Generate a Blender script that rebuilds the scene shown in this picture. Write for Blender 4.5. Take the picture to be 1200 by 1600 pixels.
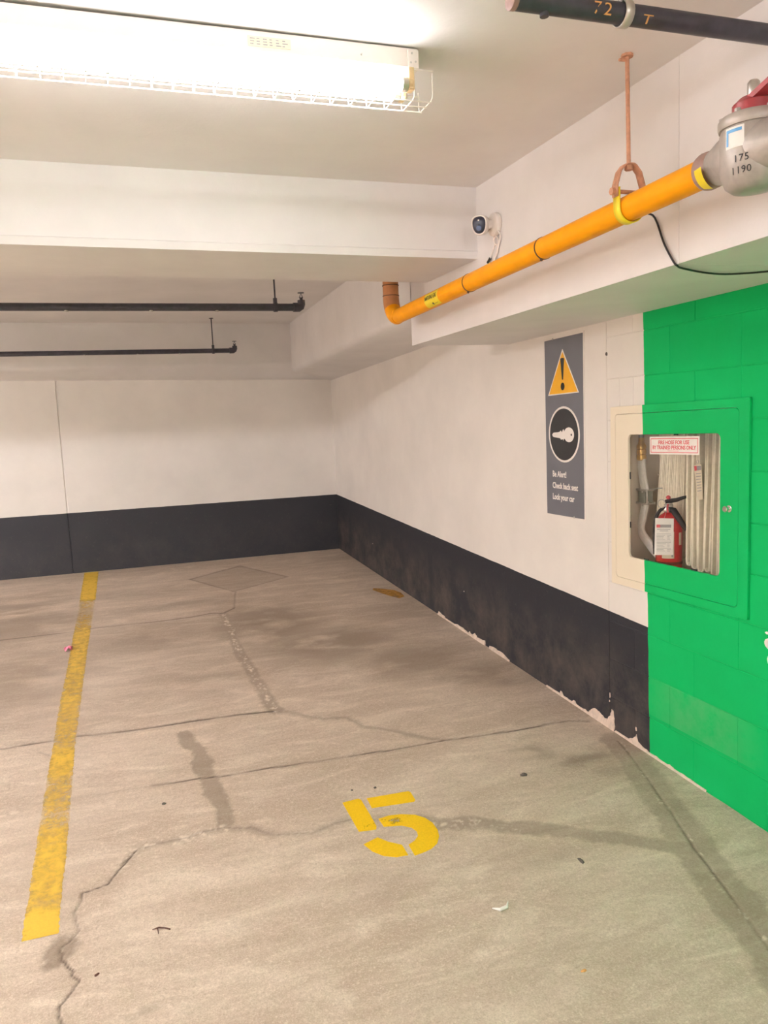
import bpy, math, random
import numpy as np
from mathutils import Vector, Matrix

# ------------------------------------------------------------------ scene, camera, light
for o in list(bpy.data.objects):
    bpy.data.objects.remove(o, do_unlink=True)
scn = bpy.context.scene
COL = scn.collection
scn.view_settings.view_transform = 'Standard'
scn.view_settings.look = 'None'
scn.view_settings.gamma = 1.0
scn.view_settings.use_curve_mapping = False
scn.view_settings.exposure = 0.35

cd = bpy.data.cameras.new('camera')
cd.sensor_fit = 'HORIZONTAL'
cd.sensor_width = 36.0
cd.lens = 36.0 * 1223.8 / 1200.0
cd.clip_start = 0.02
cam = bpy.data.objects.new('camera', cd)
COL.objects.link(cam)
R_ = (0.94514805, -0.32359633, -0.04450381)
U_ = (0.08118183, 0.10074, 0.99159516)
W_ = (0.31639324, 0.94081713, -0.12148436)
cam.matrix_world = Matrix(((R_[0], U_[0], -W_[0], 0.0), (R_[1], U_[1], -W_[1], 0.0),
                           (R_[2], U_[2], -W_[2], 1.68), (0, 0, 0, 1)))
scn.camera = cam

wd = bpy.data.worlds.new('world')
scn.world = wd
wd.use_nodes = True
wd.node_tree.nodes['Background'].inputs[0].default_value = (1.0, 0.9, 0.8, 1)
wd.node_tree.nodes['Background'].inputs[1].default_value = 0.05

TUBE_COL = (1.0, 0.99, 1.05)
TUBE = 23.0                       # radiance of the fluorescent tubes over the bay
ROW_TUBE = 325.0                   # unseen lamps added on the left as fill, much stronger than the bay lamp
REAR_TUBE = 105.0                  # drive aisle behind the viewer
FAR_TUBE = 75.0                   # unseen fill lamps added beyond the cross beam on the left

# planes measured from the photograph
FSX, FSY = -0.0058, 0.0359       # the parking floor falls towards the drive aisle
def fz(x, y): return FSX * x + FSY * y
XR = 2.195                        # right wall
YB = 8.0994                       # back wall
XB = 1.5984                       # face of the dropped bulkhead
BAND = 0.5952                     # height of the black dado
rnd = random.Random(5)

# ------------------------------------------------------------------ mesh builder
ORG = {}
class MB:
    def __init__(s): s.v = []; s.f = []
    def add(s, vs, fs):
        n = len(s.v); s.v += [tuple(v) for v in vs]; s.f += [tuple(i + n for i in f) for f in fs]; return s
    def box(s, a, b):
        x0, y0, z0 = (min(a[i], b[i]) for i in range(3)); x1, y1, z1 = (max(a[i], b[i]) for i in range(3))
        return s.add([(x0,y0,z0),(x1,y0,z0),(x1,y1,z0),(x0,y1,z0),(x0,y0,z1),(x1,y0,z1),(x1,y1,z1),(x0,y1,z1)],
                     [(3,2,1,0),(4,5,6,7),(0,1,5,4),(1,2,6,5),(2,3,7,6),(3,0,4,7)])
    def hexa(s, p):                # 8 corners, bottom ring then top ring
        return s.add(p, [(3,2,1,0),(4,5,6,7),(0,1,5,4),(1,2,6,5),(2,3,7,6),(3,0,4,7)])
    def tube(s, pts, r, n=8, cap=True):
        pts = [Vector(p) for p in pts]; m = len(pts)
        rs = r if isinstance(r, (list, tuple)) else [r] * m
        t = [((pts[min(i+1, m-1)] - pts[i]).normalized() + (pts[i] - pts[max(i-1, 0)]).normalized()).normalized() for i in range(m)]
        a = Vector((0,0,1)) if abs(t[0].z) < .9 else Vector((1,0,0))
        x = t[0].cross(a).normalized(); vs = []
        for i in range(m):
            x = (x - t[i] * x.dot(t[i])).normalized(); y = t[i].cross(x)
            for k in range(n):
                q = 2*math.pi*k/n
                vs.append(pts[i] + (x*math.cos(q) + y*math.sin(q)) * rs[i])
        fs = [(i*n+k, i*n+(k+1)%n, (i+1)*n+(k+1)%n, (i+1)*n+k) for i in range(m-1) for k in range(n)]
        if cap: fs += [tuple(reversed(range(n))), tuple((m-1)*n+k for k in range(n))]
        return s.add(vs, fs)
    def lathe(s, prof, org, axis, n=24):
        """prof: (radius, height along axis)"""
        ax = Vector(axis).normalized(); o = Vector(org)
        a = Vector((0,0,1)) if abs(ax.z) < .9 else Vector((0,-1,0))
        x = ax.cross(a).normalized(); y = ax.cross(x); vs = []
        for r, h in prof:
            for k in range(n):
                q = 2*math.pi*k/n
                vs.append(o + ax*h + (x*math.cos(q) + y*math.sin(q))*r)
        m = len(prof)
        fs = [(i*n+k, i*n+(k+1)%n, (i+1)*n+(k+1)%n, (i+1)*n+k) for i in range(m-1) for k in range(n)]
        fs += [tuple(reversed(range(n))), tuple((m-1)*n+k for k in range(n))]
        return s.add(vs, fs)
    def prism(s, poly, ext):
        n = len(poly); e = Vector(ext); p = [Vector(q) for q in poly]
        vs = p + [q + e for q in p]
        fs = [tuple(range(n)), tuple(reversed(range(n, 2*n)))] + [(i, i+n, (i+1)%n+n, (i+1)%n) for i in range(n)]
        return s.add(vs, fs)
    def ring(s, outer, inner, ext):
        n = len(outer); e = Vector(ext)
        o = [Vector(q) for q in outer]; i_ = [Vector(q) for q in inner]
        vs = o + i_ + [q+e for q in o] + [q+e for q in i_]
        fs = []
        for k in range(n):
            j = (k+1) % n
            fs += [(k, j, n+j, n+k), (2*n+k, 3*n+k, 3*n+j, 2*n+j), (k, 2*n+k, 2*n+j, j), (n+k, n+j, 3*n+j, 3*n+k)]
        return s.add(vs, fs)
    def grid(s, rows):
        m, n = len(rows), len(rows[0])
        return s.add([p for r in rows for p in r], [(i*n+j, i*n+j+1, (i+1)*n+j+1, (i+1)*n+j) for i in range(m-1) for j in range(n-1)])
    def build(s, name, mat, parent=None, smooth=True, bev=0.0, fix=True):
        me = bpy.data.meshes.new(name)
        o = bpy.data.objects.new(name, me)
        org = ORG.get(parent.name, Vector((0,0,0))) if parent else None
        if org is None: org = Vector((0,0,0))
        me.from_pydata([tuple(Vector(v) - org) for v in s.v], [], s.f)
        if fix:
            import bmesh
            bm = bmesh.new(); bm.from_mesh(me); bmesh.ops.recalc_face_normals(bm, faces=bm.faces); bm.to_mesh(me); bm.free()
        if smooth:
            me.polygons.foreach_set('use_smooth', [True]*len(me.polygons)); me.set_sharp_from_angle(angle=0.7)
        if mat: me.materials.append(mat)
        COL.objects.link(o)
        if parent:
            o.parent = parent; ORG[o.name] = org
        if bev:
            b = o.modifiers.new('bevel', 'BEVEL'); b.width = bev; b.segments = 2; b.limit_method = 'ANGLE'
        return o

def tag(o, label, cat, group=None, kind=None):
    o['label'] = label; o['category'] = cat
    if group: o['group'] = group
    if kind: o['kind'] = kind
    return o
def thing(name, loc, label, cat, group=None, kind=None):
    o = bpy.data.objects.new(name, None); o.empty_display_size = .05
    COL.objects.link(o); o.location = loc; ORG[o.name] = Vector(loc)
    return tag(o, label, cat, group, kind)
def copy_tree(o, parent=None):
    c = o.copy(); COL.objects.link(c)
    if parent: c.parent = parent
    for ch in list(o.children): copy_tree(ch, c)
    return c
def text(name, body, size, fn, mat, parent, xs=1.0, align='LEFT', depth=.0006, space=1.0, width=0, bold=0.0):
    """lettering as a thin mesh; fn maps flat text coordinates (x, y, lift) into the world"""
    cu = bpy.data.curves.new('lettering', 'FONT'); cu.body = body; cu.size = size; cu.align_x = align; cu.extrude = depth/2
    cu.space_character = space; cu.offset = bold*size; cu.resolution_u = 3
    t = bpy.data.objects.new('lettering_source', cu); COL.objects.link(t)
    me0 = t.to_mesh()
    if width: q = [v.co.x for v in me0.vertices]; xs = width/(max(q)-min(q))
    vs = [(v.co.x*xs, v.co.y, v.co.z) for v in me0.vertices]; fs = [tuple(p.vertices) for p in me0.polygons]
    t.to_mesh_clear(); bpy.data.objects.remove(t, do_unlink=True); bpy.data.curves.remove(cu)
    m = MB(); m.add([fn(x, y, z + depth/2) for x, y, z in vs], fs)
    return m.build(name, mat, parent, smooth=False)

# ------------------------------------------------------------------ materials
def new_mat(name):
    m = bpy.data.materials.new(name); m.use_nodes = True
    nt = m.node_tree; return m, nt, nt.nodes['Principled BSDF']
def nd(nt, t, **kw):
    n = nt.nodes.new(t)
    for k, v in kw.items(): setattr(n, k, v)
    return n
def noise(nt, scale, detail=4, rough=.55, vec=None, dist=0):
    n = nd(nt, 'ShaderNodeTexNoise'); n.inputs['Scale'].default_value = scale; n.inputs['Detail'].default_value = detail
    n.inputs['Roughness'].default_value = rough; n.inputs['Distortion'].default_value = dist
    if vec is not None: nt.links.new(vec, n.inputs['Vector'])
    return n.outputs['Fac']
def ramp(nt, fac, a, b, ca=(0,0,0,1), cb=(1,1,1,1)):
    if a > b: a, b, ca, cb = b, a, cb, ca
    r = nd(nt, 'ShaderNodeValToRGB'); e = r.color_ramp.elements
    e[0].position = a; e[1].position = b; e[0].color = ca; e[1].color = cb
    nt.links.new(fac, r.inputs[0]); return r.outputs[0]
def mixc(nt, fac, a, b, mode='MIX'):
    m = nd(nt, 'ShaderNodeMix', data_type='RGBA', blend_type=mode)
    for sock, v in ((m.inputs['Factor'], fac), (m.inputs['A'], a), (m.inputs['B'], b)):
        if isinstance(v, (int, float)): sock.default_value = v
        elif isinstance(v, tuple): sock.default_value = (*v[:3], 1)
        else: nt.links.new(v, sock)
    return m.outputs['Result']
def mth(nt, op, a, b=None, clamp=False):
    m = nd(nt, 'ShaderNodeMath', operation=op); m.use_clamp = clamp
    for i, v in enumerate((a, b)):
        if v is None: continue
        if isinstance(v, (int, float)): m.inputs[i].default_value = v
        else: nt.links.new(v, m.inputs[i])
    return m.outputs[0]
def pos(nt):
    g = nd(nt, 'ShaderNodeNewGeometry'); return g.outputs['Position']
def bump(nt, h, p, strength=.3, dist=.01):
    b = nd(nt, 'ShaderNodeBump'); b.inputs['Strength'].default_value = strength; b.inputs['Distance'].default_value = dist
    nt.links.new(h, b.inputs['Height']); nt.links.new(b.outputs[0], p.inputs['Normal'])

def simple(name, col, rough=.5, metal=0.0, var=.12, scale=30, bmp=0.0, coat=0.0, spec=.5):
    m, nt, p = new_mat(name)
    P = pos(nt)
    n = noise(nt, scale, 5, .6, P)
    lo = tuple(max(0, c*(1-var)) for c in col); hi = tuple(min(1, c*(1+var)) for c in col)
    c = ramp(nt, n, .3, .7, (*lo, 1), (*hi, 1))
    nt.links.new(c, p.inputs['Base Color'])
    p.inputs['Roughness'].default_value = rough; p.inputs['Metallic'].default_value = metal
    p.inputs['Coat Weight'].default_value = coat; p.inputs['Specular IOR Level'].default_value = spec
    if bmp: bump(nt, n, p, bmp, .004)
    return m

WHITE = (0.83, 0.775, 0.71)
def painted_wall(name, white=WHITE, band=False, green=False, var=.05, rough=.6, scuff=.5):
    m, nt, p = new_mat(name)
    P = pos(nt)
    sep = nd(nt, 'ShaderNodeSeparateXYZ'); nt.links.new(P, sep.inputs[0]); X, Y, Z = sep.outputs
    n1 = noise(nt, 2.2, 5, .6, P); n2 = noise(nt, 60, 4, .65, P); n3 = noise(nt, 14, 4, .6, P)
    lo = tuple(c*(1-var) for c in white); hi = tuple(min(.95, c*(1+var)) for c in white)
    c = ramp(nt, n1, .3, .7, (*lo, 1), (*hi, 1))
    rgh = None
    wob = mth(nt, 'MULTIPLY', mth(nt, 'SUBTRACT', noise(nt, 9, 3, .5, P), .5), .012)
    if band:
        h = mth(nt, 'SUBTRACT', Z, mth(nt, 'ADD', mth(nt, 'MULTIPLY', X, FSX), mth(nt, 'MULTIPLY', Y, 0.0354)))
        hw = mth(nt, 'ADD', h, mth(nt, 'MULTIPLY', wob, .4))
        mk = mth(nt, 'LESS_THAN', hw, BAND)
        # tyre dust and scuffs in the lower two thirds of the dado
        sc = mth(nt, 'MULTIPLY', ramp(nt, noise(nt, 4.5, 7, .72, P, .15), .40, .70), ramp(nt, h, .50, .22))
        sc2 = ramp(nt, noise(nt, 45, 3, .6, P), .62, .75)
        dark = mixc(nt, mth(nt, 'MULTIPLY', sc, scuff), (.034, .034, .039), (.17, .135, .105))
        dark = mixc(nt, mth(nt, 'MULTIPLY', sc2, .12), dark, (.2, .18, .15))
        c = mixc(nt, mk, c, dark)
    if green:
        e = mth(nt, 'ADD', mth(nt, 'ADD', 2.868, mth(nt, 'MULTIPLY', Z, .0165)), wob)
        gk = mth(nt, 'LESS_THAN', Y, e)
        g = ramp(nt, n1, .3, .7, (.004, .42, .105, 1), (.006, .48, .13, 1))
        # rubbed, chalky area low on the wall
        d1 = mth(nt, 'ABSOLUTE', mth(nt, 'SUBTRACT', Z, .37)); d2 = mth(nt, 'ABSOLUTE', mth(nt, 'SUBTRACT', Y, 2.55))
        rub = mth(nt, 'MULTIPLY', mth(nt, 'LESS_THAN', d1, .088), ramp(nt, mth(nt, 'ADD', d2, mth(nt, 'MULTIPLY', mth(nt, 'SUBTRACT', n3, .5), .35)), .36, .16))
        rub = mth(nt, 'MULTIPLY', rub, ramp(nt, n3, .30, .62))
        g = mixc(nt, mth(nt, 'MULTIPLY', rub, .32), g, (.17, .46, .20))
        c = mixc(nt, gk, c, g)
    nt.links.new(c, p.inputs['Base Color'])
    p.inputs['Roughness'].default_value = rough
    p.inputs['Specular IOR Level'].default_value = .12 if green else .3
    bump(nt, mth(nt, 'ADD', n2, mth(nt, 'MULTIPLY', n3, 1.5)), p, .18, .003)
    return m

M_WALL = painted_wall('painted concrete with dado', band=True, scuff=.12)
M_BLOCK = painted_wall('painted block with dado and green', band=True, green=True)
M_CEIL = painted_wall('painted ceiling', white=(.79, .755, .73))
M_CAB = painted_wall('cabinet cream and green enamel', white=(.87, .77, .60), green=True, var=.02, rough=.38)
M_BOX = simple('cabinet lining', (.80, .71, .58), .5, var=.06, scale=8)

def floor_mat():
    m, nt, p = new_mat('worn concrete floor')
    P = pos(nt)
    def attr(n):
        a = nd(nt, 'ShaderNodeAttribute'); a.attribute_name = n; return a.outputs['Fac']
    mp = nd(nt, 'ShaderNodeMapping'); nt.links.new(P, mp.inputs[0]); mp.inputs['Scale'].default_value = (.55, 1.7, 1); mp.inputs['Rotation'].default_value = (0, 0, .12)
    big = noise(nt, 1.5, 6, .62, mp.outputs[0], .5)
    mid = noise(nt, 6, 6, .68, mp.outputs[0], .8)
    fine = noise(nt, 70, 6, .78, P, .3)
    sand = noise(nt, 190, 4, .7, P)
    grit = noise(nt, 320, 3, .6, P)
    c = ramp(nt, big, .30, .72, (.50, .395, .30, 1), (.68, .56, .445, 1))
    c = mixc(nt, mth(nt, 'MULTIPLY', ramp(nt, mid, .50, .70), .55), c, (.86, .74, .60))
    c = mixc(nt, mth(nt, 'MULTIPLY', ramp(nt, mid, .50, .30), .55), c, (.43, .33, .245))
    c = mixc(nt, mth(nt, 'MULTIPLY', ramp(nt, fine, .53, .68), .55), c, (.86, .75, .62))
    c = mixc(nt, mth(nt, 'MULTIPLY', ramp(nt, fine, .47, .33), .42), c, (.35, .27, .20))
    c = mixc(nt, mth(nt, 'MULTIPLY', ramp(nt, sand, .50, .34), .38), c, (.36, .275, .20))
    c = mixc(nt, mth(nt, 'MULTIPLY', ramp(nt, sand, .55, .70), .40), c, (.92, .82, .69))
    c = mixc(nt, mth(nt, 'MULTIPLY', ramp(nt, grit, .66, .74), .30), c, (.17, .13, .10))
    c = mixc(nt, mth(nt, 'MULTIPLY', attr('stain'), .72), c, (.235, .178, .128))
    c = mixc(nt, mth(nt, 'MULTIPLY', attr('pale'), .8), c, (.80, .69, .56))
    c = mixc(nt, attr('crack'), c, (.075, .052, .04))
    nt.links.new(c, p.inputs['Base Color'])
    r = ramp(nt, mid, .3, .7, (.62, .62, .62, 1), (.85, .85, .85, 1)); nt.links.new(r, p.inputs['Roughness'])
    p.inputs['Specular IOR Level'].default_value = .3
    bump(nt, mth(nt, 'ADD', fine, mth(nt, 'MULTIPLY', mid, 2.0)), p, .55, .004)
    return m
M_FLOOR = floor_mat()

def paint_mat(name, col, lo, hi, scale=26):
    """thin road paint, worn through where the noise is high"""
    m, nt, p = new_mat(name)
    P = pos(nt)
    a = nd(nt, 'ShaderNodeAttribute'); a.attribute_name = 'wear'
    n = noise(nt, scale, 7, .7, P, .4); n2 = noise(nt, 140, 3, .6, P)
    c = ramp(nt, n2, .3, .7, (*[x*.86 for x in col], 1), (*col, 1))
    nt.links.new(c, p.inputs['Base Color']); p.inputs['Roughness'].default_value = .6
    w = mth(nt, 'ADD', mth(nt, 'MULTIPLY', n, .75), mth(nt, 'MULTIPLY', n2, .25))
    w = mth(nt, 'ADD', w, mth(nt, 'MULTIPLY', a.outputs['Fac'], .32))
    k = ramp(nt, w, lo, hi)
    tr = nd(nt, 'ShaderNodeBsdfTransparent'); mx = nd(nt, 'ShaderNodeMixShader')
    nt.links.new(k, mx.inputs[0]); nt.links.new(p.outputs[0], mx.inputs[1]); nt.links.new(tr.outputs[0], mx.inputs[2])
    nt.links.new(mx.outputs[0], nt.nodes['Material Output'].inputs['Surface'])
    return m
M_LINE = paint_mat('worn yellow line paint', (.84, .54, .06), .47, .88)
M_FIVE = paint_mat('yellow stencil paint', (.93, .58, .0), .72, .84)

def emit(name, col, s):
    m, nt, p = new_mat(name)
    p.inputs['Base Color'].default_value = (.9, .9, .9, 1)
    p.inputs['Emission Color'].default_value = (*col, 1); p.inputs['Emission Strength'].default_value = s
    return m
M_TUBE = emit('lit fluorescent tube', TUBE_COL, TUBE)
M_TUBE_ROW = emit('lit tube of added row lamp', TUBE_COL, ROW_TUBE)
M_TUBE_REAR = emit('lit tube of aisle lamp', TUBE_COL, REAR_TUBE)
M_TUBE_FAR = emit('lit tube of added far lamp', TUBE_COL, FAR_TUBE)

def glass_mat():
    m, nt, p = new_mat('clear acrylic pane')
    nt.nodes.remove(p)
    tr = nd(nt, 'ShaderNodeBsdfTransparent'); tr.inputs[0].default_value = (.99, .99, .985, 1)
    gl = nd(nt, 'ShaderNodeBsdfGlossy'); gl.inputs['Roughness'].default_value = .06
    lw = nd(nt, 'ShaderNodeLayerWeight'); fac = mth(nt, 'ADD', .03, mth(nt, 'MULTIPLY', mth(nt, 'POWER', lw.outputs['Facing'], 5.0), .8))
    mx = nd(nt, 'ShaderNodeMixShader')
    nt.links.new(fac, mx.inputs[0]); nt.links.new(tr.outputs[0], mx.inputs[1]); nt.links.new(gl.outputs[0], mx.inputs[2])
    nt.links.new(mx.outputs[0], nt.nodes['Material Output'].inputs['Surface'])
    return m
M_GLASS = glass_mat()

M_ORANGE = simple('orange gas pipe enamel', (.90, .35, .002), .45, var=.06, scale=12, spec=.2)
M_TAPE = simple('brown orange pipe wrap', (.52, .215, .075), .6, var=.2, scale=18)
M_SEAM = simple('dark pipe seam', (.10, .045, .02), .7)
M_RUST = simple('rusty pink primer', (.58, .29, .175), .65, var=.2, scale=60, bmp=.2)
M_YELLOW = simple('yellow sticker', (.86, .66, .02), .45, var=.06)
M_BLACK = simple('black rubber', (.022, .02, .02), .5)
M_INK = simple('black print', (.02, .02, .022), .5)
M_WPRINT = simple('white print', (.86, .80, .74), .5, var=.02)
M_RPRINT = simple('red print', (.74, .10, .12), .5, var=.03)
M_GPRINT = simple('grey print', (.36, .34, .33), .6, var=.1, scale=200)
M_PIPE = simple('black iron pipe', (.05, .047, .062), .42, var=.25, scale=25)
M_CAST = simple('grey cast iron paint', (.40, .355, .315), .42, metal=.25, var=.16, scale=22, bmp=.15)
M_COLLAR = simple('brown primer collar', (.33, .20, .165), .5, var=.15)
M_RED = simple('red valve lever enamel', (.36, .045, .05), .38, var=.15)
M_STEEL = simple('zinc steel', (.60, .57, .52), .35, metal=.8, var=.1)
M_CHROME = simple('chrome', (.85, .82, .78), .15, metal=1.0, var=.03)
M_FIX = simple('white fixture enamel', (.85, .77, .70), .4, var=.03, scale=10)
M_HOLDER = simple('yellowed lamp holder', (.72, .52, .28), .5, var=.1)
M_CAP = simple('tube end cap metal', (.62, .56, .48), .35, metal=.8)
M_WIRE = simple('white coated wire', (.88, .82, .76), .4, var=.02)
M_SIGN = simple('grey sign face', (.155, .155, .175), .45, var=.04, scale=6)
M_SIGNW = simple('white sign edge', (.84, .77, .70), .5, var=.03)
M_SYEL = simple('yellow sign triangle', (.86, .43, .012), .45, var=.03)
M_SBLK = simple('black sign disc', (.02, .02, .022), .4)
M_HOSE = simple('cream canvas hose', (.93, .85, .68), .75, var=.08, scale=50, bmp=.2)
M_LEAD = simple('white canvas hose lead', (.92, .88, .80), .75, var=.08, scale=50, bmp=.2)
M_BRASS = simple('brass', (.72, .46, .14), .28, metal=.9, var=.1)
M_EXT = simple('red extinguisher enamel', (.62, .02, .025), .28, var=.05, coat=.4)
M_EXTD = simple('dark red base band', (.16, .02, .02), .5, var=.1)
M_CLIP = simple('grey green bracket', (.33, .34, .28), .5, var=.1)
M_PAPER = simple('white paper tag', (.88, .84, .78), .7, var=.03)
M_CREAMTAG = simple('cream paper tag', (.80, .70, .53), .7, var=.04)
M_CAMW = simple('white camera plastic', (.84, .76, .69), .4, var=.02)
M_CAMB = simple('dark camera window', (.028, .032, .055), .32, var=.1)
M_LENS = simple('blue grey lens', (.10, .14, .24), .08, var=.05)
M_PEEL = simple('bare plaster under flaked paint', (.72, .58, .47), .85, var=.16, scale=40, bmp=.4)
M_BLUE = simple('blue print', (.10, .33, .62), .4)
M_PINK = simple('pink paper', (.90, .24, .36), .6)
M_TWIG = simple('brown twig', (.10, .04, .025), .7)
M_STONE = simple('dark pebble', (.12, .10, .085), .7)
M_OCHRE = simple('orange leaf bit', (.70, .36, .12), .7)

# ------------------------------------------------------------------ floor (one graded grid, fine where the bay is)
class VN:
    def __init__(s, seed): s.t = np.random.RandomState(seed).rand(256, 256)
    def __call__(s, x, y):
        xi = np.floor(x).astype(int); yi = np.floor(y).astype(int); fx = x-xi; fy = y-yi
        fx = fx*fx*(3-2*fx); fy = fy*fy*(3-2*fy); t = s.t; a = xi & 255; b = yi & 255; a1 = (xi+1) & 255; b1 = (yi+1) & 255
        return (t[a, b]*(1-fx)+t[a1, b]*fx)*(1-fy) + (t[a, b1]*(1-fx)+t[a1, b1]*fx)*fy
VNS = [VN(i) for i in range(8)]
def fbm(x, y, s, k, o=4):
    r = 0; a = .5
    for i in range(o): r = r + a*VNS[(k+i) % 8](x*s+31*i, y*s+17*i); s *= 2; a *= .5
    return r / (1-.5**o)

LINES = {
 'joint_a': [(-1.9,4.12),(-0.657,4.092),(-0.409,4.094),(-0.295,4.099),(-0.061,4.071),(0.151,4.063),(0.288,4.066),(0.483,4.056),(0.68,4.031)],
 'seep_a': [(0.692,4.019),(0.834,3.897),(0.913,3.827),(1.014,3.8),(1.07,3.666),(1.205,3.537),(1.341,3.399),(1.383,3.363)],
 'joint_b': [(0.034,3.43),(0.209,3.421),(0.327,3.405),(0.516,3.399),(0.703,3.386),(1.14,3.359),(1.369,3.356),(1.599,3.336),(1.797,3.325),(1.93,3.335),(2.062,3.322),(2.146,3.279)],
 'faint_b': [(-0.7,3.47),(-0.331,3.447),(-0.086,3.432),(0.034,3.43)],
 'crack_c': [(-0.052,2.94),(-0.107,2.847),(-0.136,2.794),(-0.153,2.76),(-0.186,2.75),(-0.234,2.739),(-0.235,2.699),(-0.238,2.678),(-0.253,2.645),(-0.253,2.611),(-0.244,2.571),(-0.236,2.536),(-0.267,2.491),(-0.285,2.479),(-0.29,2.451),(-0.278,2.445),(-0.282,2.431),(-0.281,2.413),(-0.27,2.4),(-0.263,2.375),(-0.244,2.351),(-0.248,2.338),(-0.229,2.304),(-0.246,2.271),(-0.259,2.247),(-0.279,2.222),(-0.28,2.193),(-0.272,2.164),(-0.25,2.10),(-0.27,1.95),(-0.22,1.8)],
 'seep_c': [(-0.107,2.867),(-0.052,2.94),(0.042,2.953),(0.137,2.953),(0.178,2.979),(0.271,2.976),(0.384,2.931),(0.451,2.852),(0.512,2.834),(0.601,2.81),(0.691,2.842),(0.755,2.844),(0.882,2.794),(1.043,2.703)],
 'band_c': [(1.018,2.725),(1.109,2.684),(1.242,2.616),(1.299,2.577),(1.478,2.466),(1.685,2.324),(1.785,2.245),(1.861,2.189)],
 'stain_s1': [(0.213,3.922),(0.222,3.809),(0.252,3.714),(0.257,3.53),(0.273,3.322),(0.288,3.161),(0.302,3.014)],
 'stain_s2': [(0.685,6.035),(0.677,5.533),(0.667,5.145),(0.675,4.854),(0.677,4.608),(0.672,4.348),(0.674,4.11),(0.689,4.024)],
 'joint_d': [(0.784,6.177),(0.688,6.062),(0.595,6.104),(0.444,6.058),(0.16,6.045),(-0.25,6.063),(-0.404,6.029),(-1.2,6.03)],
 'joint_e': [(0.872,6.709),(0.784,6.177)],
 'joint_f': [(2.143,3.039),(2.111,2.901),(2.047,2.701),(1.96,2.433),(1.872,2.202),(1.809,1.968),(1.75,1.786),(1.72,1.705),(1.674,1.585),(1.6,1.3)],
 'diamond': [(0.547,7.348),(1.065,7.718),(1.406,7.05),(0.857,6.716),(0.547,7.348)],
 'skid': [(-0.475,3.981),(-0.397,3.892),(-0.349,3.783),(-0.333,3.684),(-0.345,3.564)],
}
PATCH = [((0.958,5.628),0.42,0.6,0.75),((1.276,5.005),0.50,0.40,0.75),((1.64,4.502),0.35,0.32,0.7),((1.902,4.12),0.25,0.16,0.7),((2.071,3.957),0.2,0.1,0.6),
 ((-0.95,6.5),0.55,0.9,0.65),((-0.75,5.1),0.5,0.7,0.55),((0.149,5.6),0.5,0.4,0.5),((1.698,3.074),0.10,0.07,0.7),((1.893,2.927),0.14,0.06,0.7),((1.969,2.818),0.1,0.06,0.5),
 ((-0.285,2.471),0.035,0.045,1.3),((-0.295,2.416),0.03,0.03,1.0),((1.817,5.513),0.3,0.3,0.3),((-0.006,7.0),0.6,0.2,0.35),((1.358,2.335),0.2,0.05,0.3),((0.985,2.399),0.4,0.1,0.25),
 ((-0.062,2.118),0.05,0.018,0.8),((1.058,1.832),0.4,0.1,0.15),((0.298,4.7),0.4,0.4,0.35),((0.45,6.45),0.5,0.12,0.4),((1.5,6.4),0.35,0.25,0.3)]

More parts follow.
